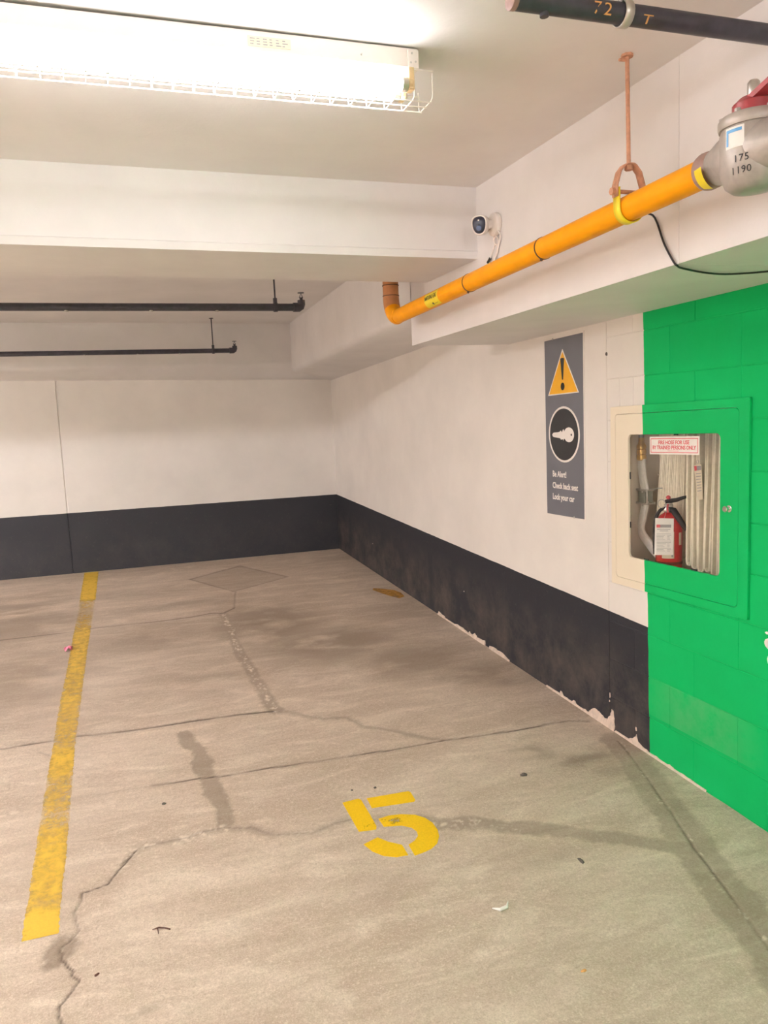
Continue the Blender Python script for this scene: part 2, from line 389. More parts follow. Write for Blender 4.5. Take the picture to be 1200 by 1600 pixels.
def make_floor():
    xs = list(np.arange(-7, -1.8, .4)) + list(np.arange(-1.8, 2.2, .0068)) + [2.21, 2.5]
    ys = list(np.arange(-7.2, 1.6, .4)); y = 1.6
    while y < 8.1:
        ys.append(y); y += min(.0105, max(.0046, .0011*y*y))
    ys += [8.1, 8.2]
    X, Y = np.meshgrid(np.array(xs), np.array(ys)); nx, ny = len(xs), len(ys)
    x = X.ravel(); y = Y.ravel()
    jx = (fbm(x, y, 9, 0)-.5)*.028 + (fbm(x, y, 45, 1, 3)-.5)*.012
    jy = (fbm(x, y, 9, 3)-.5)*.028 + (fbm(x, y, 45, 4, 3)-.5)*.012
    sx = x+jx*.3; sy = y+jy*.3             # cracks wander a little
    bx = x+jx*1.9+(VNS[6](x*110,y*110)-.5)*.010; by = y+jy*1.9+(VNS[7](x*110,y*110)-.5)*.010           # stain edges wander more
    def dist(pts, px, py, rad):
        d = np.full(px.shape, 9.0)
        for (ax, ay), (cx, cy) in zip(pts[:-1], pts[1:]):
            k = np.where((px > min(ax, cx)-rad) & (px < max(ax, cx)+rad) & (py > min(ay, cy)-rad) & (py < max(ay, cy)+rad))[0]
            if not len(k): continue
            qx, qy = px[k], py[k]; ux, uy = cx-ax, cy-ay
            t = np.clip(((qx-ax)*ux+(qy-ay)*uy)/(ux*ux+uy*uy+1e-12), 0, 1)
            d[k] = np.minimum(d[k], np.hypot(qx-ax-t*ux, qy-ay-t*uy))
        return d
    crack = np.zeros_like(x); stain = np.zeros_like(x); pale = np.zeros_like(x); low = np.zeros_like(x)
    sm = lambda d, w, e: np.clip((w+e-d)/(2*e), 0, 1)
    streak = fbm(x*.8, y*2.2, 3.0, 2, 5); blot = fbm(x, y, 5.0, 5, 5); crumb = fbm(x, y, 70, 6, 3)
    def crk(name, w, s, px=sx, py=sy):
        d = dist(LINES[name], px, py, .08); g = np.clip(1.25-d/w, 0, 1)
        ww = .4+.6*np.clip((blot-.32)*5, 0, 1)
        np.maximum(crack, g*s*ww, out=crack); np.maximum(low, g*s, out=low)
        return d
    crk('joint_a', .0105, .95, x, sy); crk('joint_b', .0068, .95, x, sy); crk('faint_b', .006, .15, x, sy)
    crk('crack_c', .0042, 1.0); crk('seep_c', .0045, .4); crk('joint_d', .012, .62); crk('joint_e', .010, .30)
    crk('joint_f', .0055, .62); crk('diamond', .016, .38, x, y); crk('skid', .006, .35); crk('seep_a', .0045, .22)
    def stn(name, w, e, s, rad=.35):
        d = dist(LINES[name], bx, by, rad); g = sm(d, w, e)*s*(.62+.6*(streak))
        np.maximum(stain, g, out=stain); return d
    stn('joint_a', .012, .02, .5); stn('seep_a', .018, .012, .62); stn('seep_c', .022, .018, .55); stn('band_c', .042, .010, .85)
    stn('stain_s1', .040, .008, .85); d2 = stn('stain_s2', .040, .012, .85); stn('joint_f', .080, .012, .72); stn('joint_d', .02, .03, .45)
    stn('joint_b', .010, .03, .35); stn('crack_c', .012, .03, .4)
    # crumbled concrete along the long crack and the corner of the seep
    pale = np.maximum(pale, sm(np.abs(d2-.006), .010, .006)*np.clip((crumb-.52)*7, 0, 1))
    dc = dist(LINES['seep_c'], bx, by, .2)
    pale = np.maximum(pale, sm(dc, .035, .02)*np.clip((crumb-.56)*7, 0, 1)*(x < .3))
    pale = np.maximum(pale, sm(dist(LINES['band_c'], bx, by, .2), .02, .02)*np.clip((crumb-.58)*7, 0, 1)*(x < 1.35)*.9)
    pale = np.maximum(pale, sm(dist(LINES['joint_f'], bx, by, .2), .006, .006)*np.clip((crumb-.58)*8, 0, 1))
    pale = np.maximum(pale, np.exp(-((x+.55)/.08)**2-((y-3.407)/.025)**2)*np.clip((crumb-.4)*5, 0, 1))
    pale = np.maximum(pale, np.exp(-((x+.30)/.32)**2-((y-3.66)/.22)**2)*np.clip((crumb-.56)*5, 0, 1)*.55)
    # diamond-shaped patch
    D = LINES['diamond'][:4]; ins = np.ones(x.shape, bool)
    for (ax, ay), (cx, cy) in zip(D, D[1:]+D[:1]): ins &= ((cx-ax)*(y-ay)-(cy-ay)*(x-ax)) < 0
    stain = np.maximum(stain, ins*(.45+.35*(streak-.4)))
    for (cx, cy), rx, ry, s in PATCH:
        g = np.exp(-(((bx-cx)/rx)**2+((by-cy)/ry)**2)**1.4*.7)*s
        stain = np.maximum(stain, g*np.clip((streak*.75+blot*.45-.34)*3.6, 0, 1)*1.35)
    # general grime away from the drive aisle
    stain = np.maximum(stain, np.clip((y-4.2)/3.5, 0, 1)*.24*np.clip((streak-.30)*2.4, 0, 1))
    z = FSX*x + FSY*y - low*.0035 - ins*.002 - np.clip(stain-.5, 0, 1)*.0008
    v = np.stack([x, y, z], 1).astype(np.float32)
    i = np.arange(ny-1)[:, None]*nx + np.arange(nx-1)[None, :]
    q = np.stack([i, i+1, i+1+nx, i+nx], -1).reshape(-1, 4)
    me = bpy.data.meshes.new('floor')
    me.vertices.add(len(v)); me.vertices.foreach_set('co', v.ravel())
    me.loops.add(q.size); me.loops.foreach_set('vertex_index', q.ravel().astype(np.int32))
    me.polygons.add(len(q)); me.polygons.foreach_set('loop_start', np.arange(0, q.size, 4, dtype=np.int32))
    me.update(calc_edges=True); me.polygons.foreach_set('use_smooth', np.ones(len(q), bool))
    for n, a in (('crack', crack), ('stain', stain), ('pale', pale)):
        at = me.attributes.new(n, 'FLOAT', 'POINT'); at.data.foreach_set('value', np.clip(a, 0, 1).astype(np.float32))
    me.materials.append(M_FLOOR)
    o = bpy.data.objects.new('floor', me); COL.objects.link(o)
    return tag(o, 'stained and cracked concrete parking floor sloping away to the back', 'floor', kind='structure')
floor = make_floor()

# ------------------------------------------------------------------ room shell
def struct(name, mb, mat, label, cat, bev=0):
    return tag(mb.build(name, mat, None, bev=bev), label, cat, kind='structure')

def cz(x, y): return 2.6528 - .005*x + .006*y
m = MB()
m.hexa([(-7,-7.2,cz(-7,-7.2)),(2.6,-7.2,cz(2.6,-7.2)),(2.6,3.6,cz(2.6,3.6)),(-7,3.6,cz(-7,3.6)),(-7,-7.2,2.95),(2.6,-7.2,2.95),(2.6,3.6,2.95),(-7,3.6,2.95)])
m.box((-7,3.6,2.65),(2.6,8.3,2.95))
struct('ceiling', m, M_CEIL, 'painted concrete slab ceiling over the parking bays', 'ceiling')

# back wall: two cast panels with a joint between them
XJ = -0.4944
m = MB()
m.box((-7,YB,-.5),(XJ-.005,YB+.25,2.7)); m.box((XJ+.005,YB,-.5),(2.5,YB+.25,2.7)); m.box((XJ-.05,YB+.008,-.5),(XJ+.05,YB+.2,2.7))
struct('wall_back', m, M_WALL, 'back wall, white above a black band, with one vertical joint', 'wall', bev=.003)

# right wall: cast panel, then block masonry with the hose cabinet let into it
CU0, CV0, TILT = 3.130, 0.845, 0.0185    # cabinet frame corner on the wall
def CP(u, v, w=0.0):                     # cabinet coordinates -> world (u towards the camera, v up, w out of the wall)
    return (XR - w, CU0 - u*math.cos(TILT), CV0 + v + u*math.sin(TILT))
OY0, OY1, OZ0, OZ1 = 2.335, 3.075, .885, 1.655   # opening in the masonry
YSEAM = 3.174
m = MB()
m.box((XR,YSEAM+.001,-.4),(XR+.3,YB+.02,2.72))
for a, b in (((XR+.0022,-7.2,-.6),(XR+.3,OY0,2.72)), ((XR+.0022,OY1,-.6),(XR+.3,YSEAM+.001,2.72)), ((XR+.0022,OY0,-.6),(XR+.3,OY1,OZ0)), ((XR+.0022,OY0,OZ1),(XR+.3,OY1,2.72))):
    m.box(a, b)
m.box((XR,-7.2,-.6),(XR+.02,.32,2.72))
wall_r = struct('wall_right', m, M_BLOCK, 'right wall, white over black, its near part in green painted blocks', 'wall')

PITCH, BL = .1925, .395
def block(y0, y1, z0, z1):
    e, c, f = .0024, .0022, XR
    y0 += e*.6; y1 -= e*.6; z0 += e*.6; z1 -= e*.6
    if y1-y0 < .02 or z1-z0 < .02: return
    j = rnd.uniform(-.0006, .0006)
    mb = MB()
    mb.add([(f+.09,y0,z0),(f+.09,y1,z0),(f+.09,y1,z1),(f+.09,y0,z1),(f+c,y0,z0),(f+c,y1,z0),(f+c,y1,z1),(f+c,y0,z1),
            (f+j,y0+c,z0+c),(f+j,y1-c,z0+c),(f+j,y1-c,z1-c),(f+j,y0+c,z1-c)],
           [(0,1,5,4),(1,2,6,5),(2,3,7,6),(3,0,4,7),(4,5,9,8),(5,6,10,9),(6,7,11,10),(7,4,8,11),(8,9,10,11)])
    mb.build('concrete_block', M_BLOCK, wall_r, smooth=False)
for k in range(-1, 11):
    z0 = .265 + (k-1)*PITCH; z1 = z0+PITCH
    ph = 2.335 if k % 2 else 2.58
    cuts = sorted([YSEAM] + [ph+i*BL for i in range(-6, 3) if ph+i*BL < YSEAM-.06 and ph+i*BL > .34] + [.33])
    for y0, y1 in zip(cuts[:-1], cuts[1:]):
        if y1 <= OY0 or y0 >= OY1 or z1 <= OZ0 or z0 >= OZ1:
            block(y0, y1, z0, z1); continue
        if y0 < OY0: block(y0, OY0, z0, z1)
        if y1 > OY1: block(OY1, y1, z0, z1)
        a, b = max(y0, OY0), min(y1, OY1)
        if z0 < OZ0: block(a, b, z0, OZ0)
        if z1 > OZ1: block(a, b, OZ1, z1)

# flaked paint along the foot of the wall
PEEL = [
 [(5.354,.177),(5.337,.205),(5.236,.194),(5.213,.18),(5.12,.178),(5.086,.167),(5.029,.181),(4.918,.184),(4.855,.177),(4.814,.169),(4.792,.188),(4.752,.171),(4.71,.196),(4.672,.174),(4.555,.183),(4.548,.141)],
 [(4.49,.165),(4.408,.172),(4.311,.168),(4.227,.146),(4.212,.13)],
 [(3.774,.115),(3.757,.127),(3.725,.128),(3.685,.124),(3.639,.126),(3.623,.144),(3.593,.125),(3.512,.123),(3.49,.134),(3.469,.121),(3.406,.119),(3.351,.122),(3.337,.139),(3.31,.156),(3.284,.157),(3.252,.149),(3.22,.137),(3.192,.139),(3.179,.16),(3.167,.164),(3.156,.204),(3.142,.196),(3.135,.164),(3.134,.10)],
 [(3.126,.105),(3.086,.103),(3.039,.105),(2.998,.117),(2.97,.137),(2.963,.15),(2.952,.118),(2.904,.104),(2.861,.099),(2.799,.096),(2.758,.094),(2.720,.096),(2.693,.092),(2.62,.089),(2.554,.083),(2.50,.074)]]
def jag(pts, n=4, a=.004):
    out = []
    for (y0, z0), (y1, z1) in zip(pts[:-1], pts[1:]):
        for i in range(n):
            t = i/n; out.append((y0+(y1-y0)*t + rnd.uniform(-a, a)*.6*(i > 0), z0+(z1-z0)*t + rnd.uniform(-a, a)*(i > 0)))
    return out + [pts[-1]]
for pts in PEEL:
    pts = jag(pts, 3, .005); mb = MB(); vs = []; fs = []
    for y, z in pts:
        f0 = fz(XR, y)-.004; z = max(z, f0+.012)
        vs += [(XR-.0035, y, f0), (XR-.003, y, z), (XR+.002, y, z), (XR-.009, y, f0)]
    for i in range(len(pts)-1):
        a, b = 4*i, 4*i+4
        fs += [(a+3, b+3, b+1, a+1), (a+1, b+1, b+2, a+2)]
    mb.add(vs, fs).build('flaked_paint', M_PEEL, wall_r, smooth=False)
for y, z, h, w in ((3.171,.27,.03,.007),(3.176,.24,.012,.005),(2.966,.175,.022,.010),(4.866,.452,.008,.008),(6.9,.5,.008,.008),(3.172,1.921,.022,.014)):
    mb = MB(); pl = [(XR-.002, y+w*rnd.uniform(.5,1)*math.cos(q)*.7, z+h*rnd.uniform(.6,1)*math.sin(q)*.6) for q in [i*math.pi/4 for i in range(8)]]
    mb.prism(pl, (.003,0,0)).build('paint_chip', M_PEEL if z < 1 else M_STONE, wall_r, smooth=False)

for pl in ([(2.206,.832),(2.199,.836),(2.17,.835),(2.17,.828),(2.2,.826)], [(2.208,.796),(2.203,.806),(2.192,.812),(2.17,.812),(2.17,.775),(2.19,.772),(2.202,.780),(2.207,.788)], [(2.194,.735),(2.189,.748),(2.17,.75),(2.17,.715),(2.19,.718)]):
    MB().prism([(XR-.0022,y,z) for y, z in pl], (.002,0,0)).build('paint_mark', M_WPRINT, wall_r, smooth=False)
m = MB(); m.box((-7.2,-7.2,-.8),(-7,8.3,2.95)); struct('wall_left', m, M_WALL, 'far left garage wall beyond the next bays', 'wall')
m = MB(); m.box((-7.2,-7.4,-.8),(2.6,-7.2,2.95)); struct('wall_front', m, M_WALL, 'garage wall across the drive aisle', 'wall')

# cross beam
Y1, Y2 = 3.2785, 3.8859
def bz(x): return 2.3706 - .0072*x
rows = []
for x in (-7, -3, 0, XB+.002):
    z = bz(x)
    rows.append([(x,Y1-.004,2.70),(x,Y1-.004,cz(x,Y1)-.028),(x,Y1,cz(x,Y1)-.034),(x,Y1,z+.034),(x,Y1-.004,z+.030),(x,Y1+.001,z),(x,Y2,z),(x,Y2,2.70)])
m = MB().grid(rows); struct('trim_1', m, M_CEIL, 'dropped white concrete cross beam spanning above the bay', 'beam')

# dropped bulkhead above the right wall, with one joint
def sz(y): return 2.1054 - .0112*y
m = MB()
def bseg(y0, y1, g=0):
    m.hexa([(XB+g,y0,sz(y0)+g),(XR+.1,y0,sz(y0)+g),(XR+.1,y1,sz(y1)+g),(XB+g,y1,sz(y1)+g),(XB+g,y0,2.75),(XR+.1,y0,2.75),(XR+.1,y1,2.75),(XB+g,y1,2.75)])
bseg(1.9495, 4.134); bseg(-7.2, 1.9475); bseg(1.9, 2.0, .0016)
struct('trim_2', m, M_CEIL, 'low white bulkhead running above the right wall behind the orange pipe', 'bulkhead', bev=.0015)

# beyond the bulkhead: chamfered beams round the far bay
rows = []
for y in (4.12, 5.0, 6.0, 7.0, 8.12):
    xf = 1.595 + (y-4.13)*.0415; zb = 2.20 - (y-4.8)*.012; zw = 2.22 - (y-4.13)*.034
    rows.append([(xf,y,2.72),(xf,y,zb+.05),(xf+.012,y,zb+.02),(xf+.045,y,zb+.002),(xf+.12,y,zb-.006),(XR-.09,y,zw+.012),(XR-.03,y,zw+.004),(XR+.01,y,zw-.012)])
m = MB().grid(rows); struct('trim_3', m, M_CEIL, 'far side beam with rounded underside past the end of the bulkhead', 'beam')
rows = []
for x in (-7, -3, -1, 0, 1, 2.21):
    yf = 7.925 + (max(x,-2.5)-1.756)*.056; zb = 2.21; zw = 2.162 - (max(x,-2.5)+.968)*.0235
    rows.append([(x,yf,2.72),(x,yf,zb+.06),(x,yf+.012,zb+.03),(x,yf+.035,zb+.008),(x,YB-.06,zw+.02),(x,YB-.02,zw+.008),(x,YB+.01,zw-.004)])
m = MB().grid(rows); struct('trim_4', m, M_CEIL, 'shallow beam along the top of the back wall', 'beam')

# ------------------------------------------------------------------ floor markings
def setwear(o, fn):
    a = o.data.attributes.new('wear', 'FLOAT', 'POINT')
    a.data.foreach_set('value', [fn(v.co) for v in o.data.vertices])
XL = [(2.557,-.408),(2.788,-.408),(3.118,-.411),(3.419,-.414),(3.92,-.413),(4.59,-.415),(5.255,-.405),(6.147,-.400),(7.155,-.395),(8.081,-.393)]
XRt = [(2.556,-.299),(2.747,-.302),(2.985,-.300),(3.375,-.303),(3.95,-.309),(4.543,-.304),(4.967,-.300),(5.476,-.296),(6.183,-.284),(7.097,-.269),(8.079,-.263)]
def ip(t, y): return float(np.interp(y, [a for a, b in t], [b for a, b in t]))
rows = []; y = 2.545
while y < 8.085:
    a = ip(XL, y)+rnd.uniform(-.003, .003); b = ip(XRt, y)+rnd.uniform(-.003, .003)
    sk = .03*max(0, 1-(y-2.545)/.03)
    rows.append([(a+(b-a)*t, y+sk*(t-.5)*0, fz(a+(b-a)*t, y)+.0008) for t in (0,.04,.2,.4,.6,.8,.96,1)]); y += .012
m = MB().grid(rows); ln = m.build('parking_line', M_LINE, None, smooth=False)
WY = [(2.5,-.35),(2.66,-.25),(2.72,.30),(2.80,.15),(2.95,.10),(3.05,.05),(3.2,.25),(3.33,.75),(3.42,.45),(3.6,.55),(3.75,.1),(3.86,.0),(4.0,.35),(4.05,.5),(4.2,.42),(4.8,.30),(5.5,.18),(6.0,.2),(6.2,.6),(6.6,.95),(6.9,.7),(7.0,-.1),(8.1,-.2)]
def linewear(c):
    x0, x1 = ip(XL, c.y), ip(XRt, c.y); t = (c.x-x0)/(x1-x0)
    return ip(WY, c.y) + .55*max(0, abs(t-.5)*2-.8)/.2*.6
setwear(ln, linewear)
tag(ln, 'worn yellow painted bay line running from the back wall towards the aisle', 'marking')

FIVE = [
 [(.764,2.98),(.835,2.987),(.843,2.973),(.842,2.85),(.84,2.761),(.831,2.738),(.764,2.748)],
 [(.868,2.976),(1.05,2.967),(1.056,2.955),(1.052,2.889),(1.042,2.877),(.864,2.894)],
 [(.863,2.808),(.911,2.816),(.962,2.806),(1.008,2.783),(1.038,2.747),(1.052,2.702),(1.051,2.649),(1.039,2.606),(1.014,2.566),(.979,2.54),(.94,2.529),(.908,2.524),(.911,2.597),(.942,2.614),(.966,2.64),(.972,2.668),(.963,2.700),(.932,2.728),(.865,2.746)],
 [(.755,2.661),(.819,2.686),(.846,2.645),(.888,2.605),(.887,2.535),(.843,2.539),(.802,2.562),(.772,2.604)]]
t5 = thing('parking_number', (.9, 2.75, fz(.9,2.75)), 'yellow stencilled number 5 on the concrete floor', 'marking')
for pl in FIVE:
    top = [(x, y, fz(x,y)+.0010) for x, y in pl]
    mb = MB(); mb.prism(top, (0,0,-.0008))
    o = mb.build('stencil_stroke', M_FIVE, t5, smooth=False)
    import bmesh
    bm = bmesh.new(); bm.from_mesh(o.data); bmesh.ops.triangulate(bm, faces=bm.faces)
    for _ in range(3): bmesh.ops.subdivide_edges(bm, edges=bm.edges, cuts=1, use_grid_fill=True)
    bm.to_mesh(o.data); bm.free()
    setwear(o, lambda c: .08 + .80*math.exp(-((c.x-.03)/.085)**2-((c.y-.022)/.040)**2) + .5*math.exp(-((c.x+.10)/.05)**2-((c.y-.03)/.022)**2))
mb = MB(); pl = [(1.991,6.30),(2.05,6.25),(2.13,6.16),(2.155,6.05),(2.14,5.93),(2.08,5.89),(2.04,5.98),(2.0,6.10),(1.965,6.24)]
mb.add([(x, y, fz(x,y)+.003) for x, y in pl], [tuple(range(len(pl)))])
o = mb.build('paint_spill', paint_mat('thin orange spill', (.62,.30,.04), .50, .78, 14), None, smooth=False); setwear(o, lambda c: .2)
tag(o, 'small worn orange paint mark on the floor by the right wall', 'marking')

# ------------------------------------------------------------------ litter on the floor
def lump(name, x, y, sx, sy, sz_, mat, label, cat, rz=0.0, seed=1):
    r = random.Random(seed); mb = MB(); vs = []; fs = []; n, mrow = 9, 4
    for i in range(mrow+1):
        ph = math.pi/2*i/mrow
        for k in range(n):
            q = 2*math.pi*k/n; j = 1+r.uniform(-.22,.22)
            px = math.cos(q)*math.cos(ph)*sx*j; py = math.sin(q)*math.cos(ph)*sy*j
            vs.append((x+px*math.cos(rz)-py*math.sin(rz), y+px*math.sin(rz)+py*math.cos(rz), fz(x,y)-.0005+math.sin(ph)*sz_*j))
    fs = [(i*n+k, i*n+(k+1)%n, (i+1)*n+(k+1)%n, (i+1)*n+k) for i in range(mrow) for k in range(n)] + [tuple(mrow*n+k for k in range(n)), tuple(reversed(range(n)))]
    return tag(mb.add(vs, fs).build(name, mat), label, cat)
def crumple(name, x, y, s, mat, label, cat, h=.02, seed=2):
    r = random.Random(seed); N = 6; rows = []
    for i in range(N):
        rows.append([(x+(i/(N-1)-.5)*s+r.uniform(-.1,.1)*s, y+(j/(N-1)-.5)*s*1.2+r.uniform(-.1,.1)*s, fz(x,y)+.002+h*r.random()) for j in range(N)])
    mb = MB().grid(rows); o = mb.build(name, mat)
    sd = o.modifiers.new('thick', 'SOLIDIFY'); sd.thickness = .001
    return tag(o, label, cat)
crumple('paper_scrap', -.417, 5.585, .05, M_PINK, 'crumpled bright pink paper scrap beside the yellow bay line', 'litter', .026)
mb = MB(); mb.tube([(1.035,2.155,fz(1,2.15)+.004),(1.055,2.138,fz(1,2.15)+.005),(1.08,2.141,fz(1,2.15)+.006),(1.098,2.165,fz(1,2.15)+.007)], [.002,.006,.006,.001], 6)
tag(mb.build('plastic_sliver', M_PAPER), 'curved white sliver lying on the floor in front of the number', 'litter')
g = fz(.01, 2.44)+.003; tw = thing('twig', (.01,2.44,g), 'small forked brown twig near the front floor crack', 'twig')
MB().tube([(-.016,2.452,g),(.004,2.449,g+.004),(.022,2.441,g+.003),(.038,2.432,g)], [.0012,.0026,.002,.0025], 6).build('stem', M_TWIG, tw)
MB().tube([(.000,2.450,g+.003),(.001,2.435,g+.001),(.001,2.423,g)], [.002,.0016,.001], 6).build('side_shoot', M_TWIG, tw)
lump('pebble', 1.568, 2.91, .017, .014, .008, M_STONE, 'flat dark pebble lying alone to the right of the number', 'stone', .4, 3)
lump('leaf_bit', -.181, 2.31, .010, .005, .003, M_TWIG, 'tiny reddish brown leaf bit beside the front floor crack', 'litter', .7, 4)
lump('leaf_bit', 1.158, 1.816, .010, .006, .003, M_OCHRE, 'tiny orange leaf bit near the front edge of the floor', 'litter', .1, 5)
lump('pebble', .067, 3.249, .009, .009, .006, M_STONE, 'small dark pebble between the bay line and the dark floor stain', 'stone', 0, 6)
lump('pebble', .83, 3.063, .006, .006, .005, M_STONE, 'tiny dark pebble above the upright stroke of the number', 'stone', 0, 7)
lump('pebble', .928, 3.047, .007, .008, .005, M_STONE, 'tiny dark pebble just behind the top bar of the number', 'stone', 0, 8)
lump('dirt_clod', 1.449, 2.279, .008, .020, .004, M_STONE, 'dark elongated dirt clod in front of the wide floor stain', 'stone', 0, 9)

# ------------------------------------------------------------------ ceiling strip light
def strip_light(x0, x1, yn, zt, tube_mat, label):
    L = thing('strip_light', ((x0+x1)/2, yn+.055, zt), label, 'light', 'fluorescent strip lights')
    zb = zt-.050
    MB().box((x0,yn,zb),(x1,yn+.105,zt)).build('housing', M_FIX, L, bev=.003)
    MB().box((x0-.002,yn-.002,zb-.002),(x0+.03,yn+.107,zt-.004)).build('end_cap', M_FIX, L, bev=.002)
    MB().box((x1-.03,yn-.002,zb-.002),(x1+.002,yn+.107,zt-.004)).build('end_cap', M_FIX, L, bev=.002)
    tz = zb-.040
    for ty in (yn+.011, yn+.078):
        MB().tube([(x0+.035,ty,tz),(x1-.035,ty,tz)], .0185, 16).build('tube', tube_mat, L)
        for xe, sg in ((x0+.035,-1),(x1-.035,1)):
            MB().tube([(xe-.012*sg,ty,tz),(xe+.004*sg,ty,tz),(xe+.006*sg,ty,tz)], [.0192,.0192,.014], 16).build('tube_cap', M_CAP, L)
            h = MB(); h.box((xe+.006*sg,ty-.014,tz-.016),(xe+.022*sg,ty+.016,zb+.001)); h.tube([(xe+.006*sg,ty,tz),(xe+.018*sg,ty,tz)], .017, 12)
            h.build('lamp_holder', M_HOLDER, L, bev=.002)
    for xe in (x0, x1-.012):
        MB().box((xe,yn+.085,zb-.045),(xe+.012,yn+.105,zb+.001)).build('guard_bracket', M_FIX, L, bev=.001)
    w = MB(); ya, yb_ = yn+.005, yn+.102; zc = zb-.076; x = x1+.040
    while x > x0-.05:
        w.tube([(x,ya-.004,zb+.004 if x < x1 else zb-.01),(x,ya-.004,zc+.016),(x,ya,zc+.004),(x,ya+.010,zc),(x,yb_-.010,zc),(x,yb_,zc+.004),(x,yb_+.003,zc+.014),(x,yb_+.003,zb-.02)], .00165, 6); x -= .0525
    for yy, zz in ((ya+.012,zc-.002),(yb_-.012,zc-.002),(yb_+.003,zc+.045),(ya-.006,zb-.004),((ya+yb_)/2,zc-.002)):
        w.tube([(x0-.045,yy,zz),(x1+.042,yy,zz)], .0019, 6)
    w.build('wire_guard', M_WIRE, L)
    lb = MB().box((x0+.79,yn-.0012,zb+.012),(x0+.90,yn+.001,zb+.036)).build('rating_label', M_CREAMTAG, L)
    pr = MB()
    for r_ in range(3):
        for c_ in range(6): pr.box((x0+.796+c_*.0165,yn-.0018,zb+.016+r_*.0065),(x0+.796+c_*.0165+rnd.uniform(.006,.014),yn-.001,zb+.0185+r_*.0065))
    pr.build('print', M_GPRINT, lb, smooth=False)
    for dx, dz in ((.018,.036),(.008,.015),(.022,.012),(.16,.02)):
        MB().tube([(x1-dx,yn-.0035,zb+dz),(x1-dx,yn+.002,zb+dz)], .0028, 8).build('screw', M_STEEL, L)
    return L
main = strip_light(-.395, .855, 2.083, 2.658, M_TUBE, 'lit two-tube strip light in a white wire guard above the bay')
def aisle(x, y, label, mat):
    c = copy_tree(main); c.location = (x, y, cz(x, y)-.006 if y < 3.5 else 2.648); c['label'] = label
    for ch in c.children:
        if ch.name.startswith('tube') and not ch.name.startswith('tube_cap'):
            ch.data = ch.data.copy(); ch.data.materials.clear(); ch.data.materials.append(mat)
    return c
ORD = ('first', 'second', 'third', 'fourth')
for k, x in enumerate((-3.6, -4.95, -6.3)):  # out of view, put in to brighten the floor and back wall
    aisle(x, 2.135, 'added unseen fill strip light over the neighbouring bays, %s in the row from the bay lamp' % ORD[k], M_TUBE_ROW)
for k, x in enumerate((.55, -4.1)):
    aisle(x, -1.6, 'lit strip light over the drive aisle behind the viewer, %s from the right wall' % ORD[k], M_TUBE_REAR)
for k, x in enumerate((.55, -4.1)):
    aisle(x, -4.6, 'lit strip light near the front garage wall, %s from the right wall' % ORD[k], M_TUBE_REAR)
for k, x in enumerate((-3.4, -5.4)):  # out of view, put in to brighten the far bay
    aisle(x, 5.9, 'added unseen fill strip light past the cross beam on the left, %s from the bay' % ORD[k], M_TUBE_FAR)

# ------------------------------------------------------------------ sprinkler pipes
def hang(parent, x, y, zp, zt, r, mat):
    MB().tube([(x,y,zp+r),(x,y,zt)], .005, 8).build('hanger_rod', mat, parent)
    c = MB(); pts = [(x,y+(r+.003)*math.cos(q),zp+(r+.003)*math.sin(q)) for q in [2*math.pi*i/20 for i in range(21)]]
    for a, b in zip(pts[:-1], pts[1:]):
        pass
    rows = [[(x-.011,p[1],p[2]),(x+.011,p[1],p[2])] for p in pts]; c.grid(rows)
    c.tube([(x,y,zp+r+.002),(x,y,zp+r+.03)], .010, 8)
    o = c.build('hanger_clamp', M_STEEL if mat is M_STEEL else mat, parent); s = o.modifiers.new('t', 'SOLIDIFY'); s.thickness = .003; s.offset = 1
    MB().tube([(x,y,zt-.006),(x,y,zt+.002)], .02, 10).build('ceiling_plate', mat, parent)
def sprinkler(xend, y, z, r, hx, zt, label):
    S = thing('sprinkler_pipe', (xend, y, z), label, 'pipe', 'sprinkler branch pipes')
    MB().tube([(-6.98,y,z),(xend-.03,y,z)], r, 14).build('pipe', M_PIPE, S)
    MB().tube([(xend-.045,y,z),(xend-.012,y,z),(xend,y,z+.006),(xend+.006,y,z+.02),(xend+.006,y,z+.042)], [r+.006,r+.006,r+.004,r+.002,r+.001], 14).build('elbow', M_PIPE, S)
    h = MB(); h.tube([(xend+.006,y,z+.04),(xend+.006,y,z+.058)], .010, 8); h.tube([(xend-.004,y,z+.055),(xend+.006,y,z+.085),(xend+.016,y,z+.055)], .003, 6)
    h.tube([(xend+.006,y,z+.083),(xend+.006,y,z+.087)], .020, 12); h.build('sprinkler_head', M_PIPE, S)
    hang(S, hx, y, z, zt, r, M_PIPE)
    for k in (-.2, .25, .62): 
        if k < xend-.2: MB().tube([(k,y,z-r-.004),(k,y,z-r+.004)], .012, 8).build('plug', M_STEEL, S)
    return S
sprinkler(1.12, 4.735, 2.353, .0215, .967, 2.651, 'dark sprinkler pipe with end elbow, nearer one beyond the cross beam')
sprinkler(1.119, 7.517, 2.352, .0215, .926, 2.651, 'dark sprinkler pipe with end elbow, farther one by the back wall')

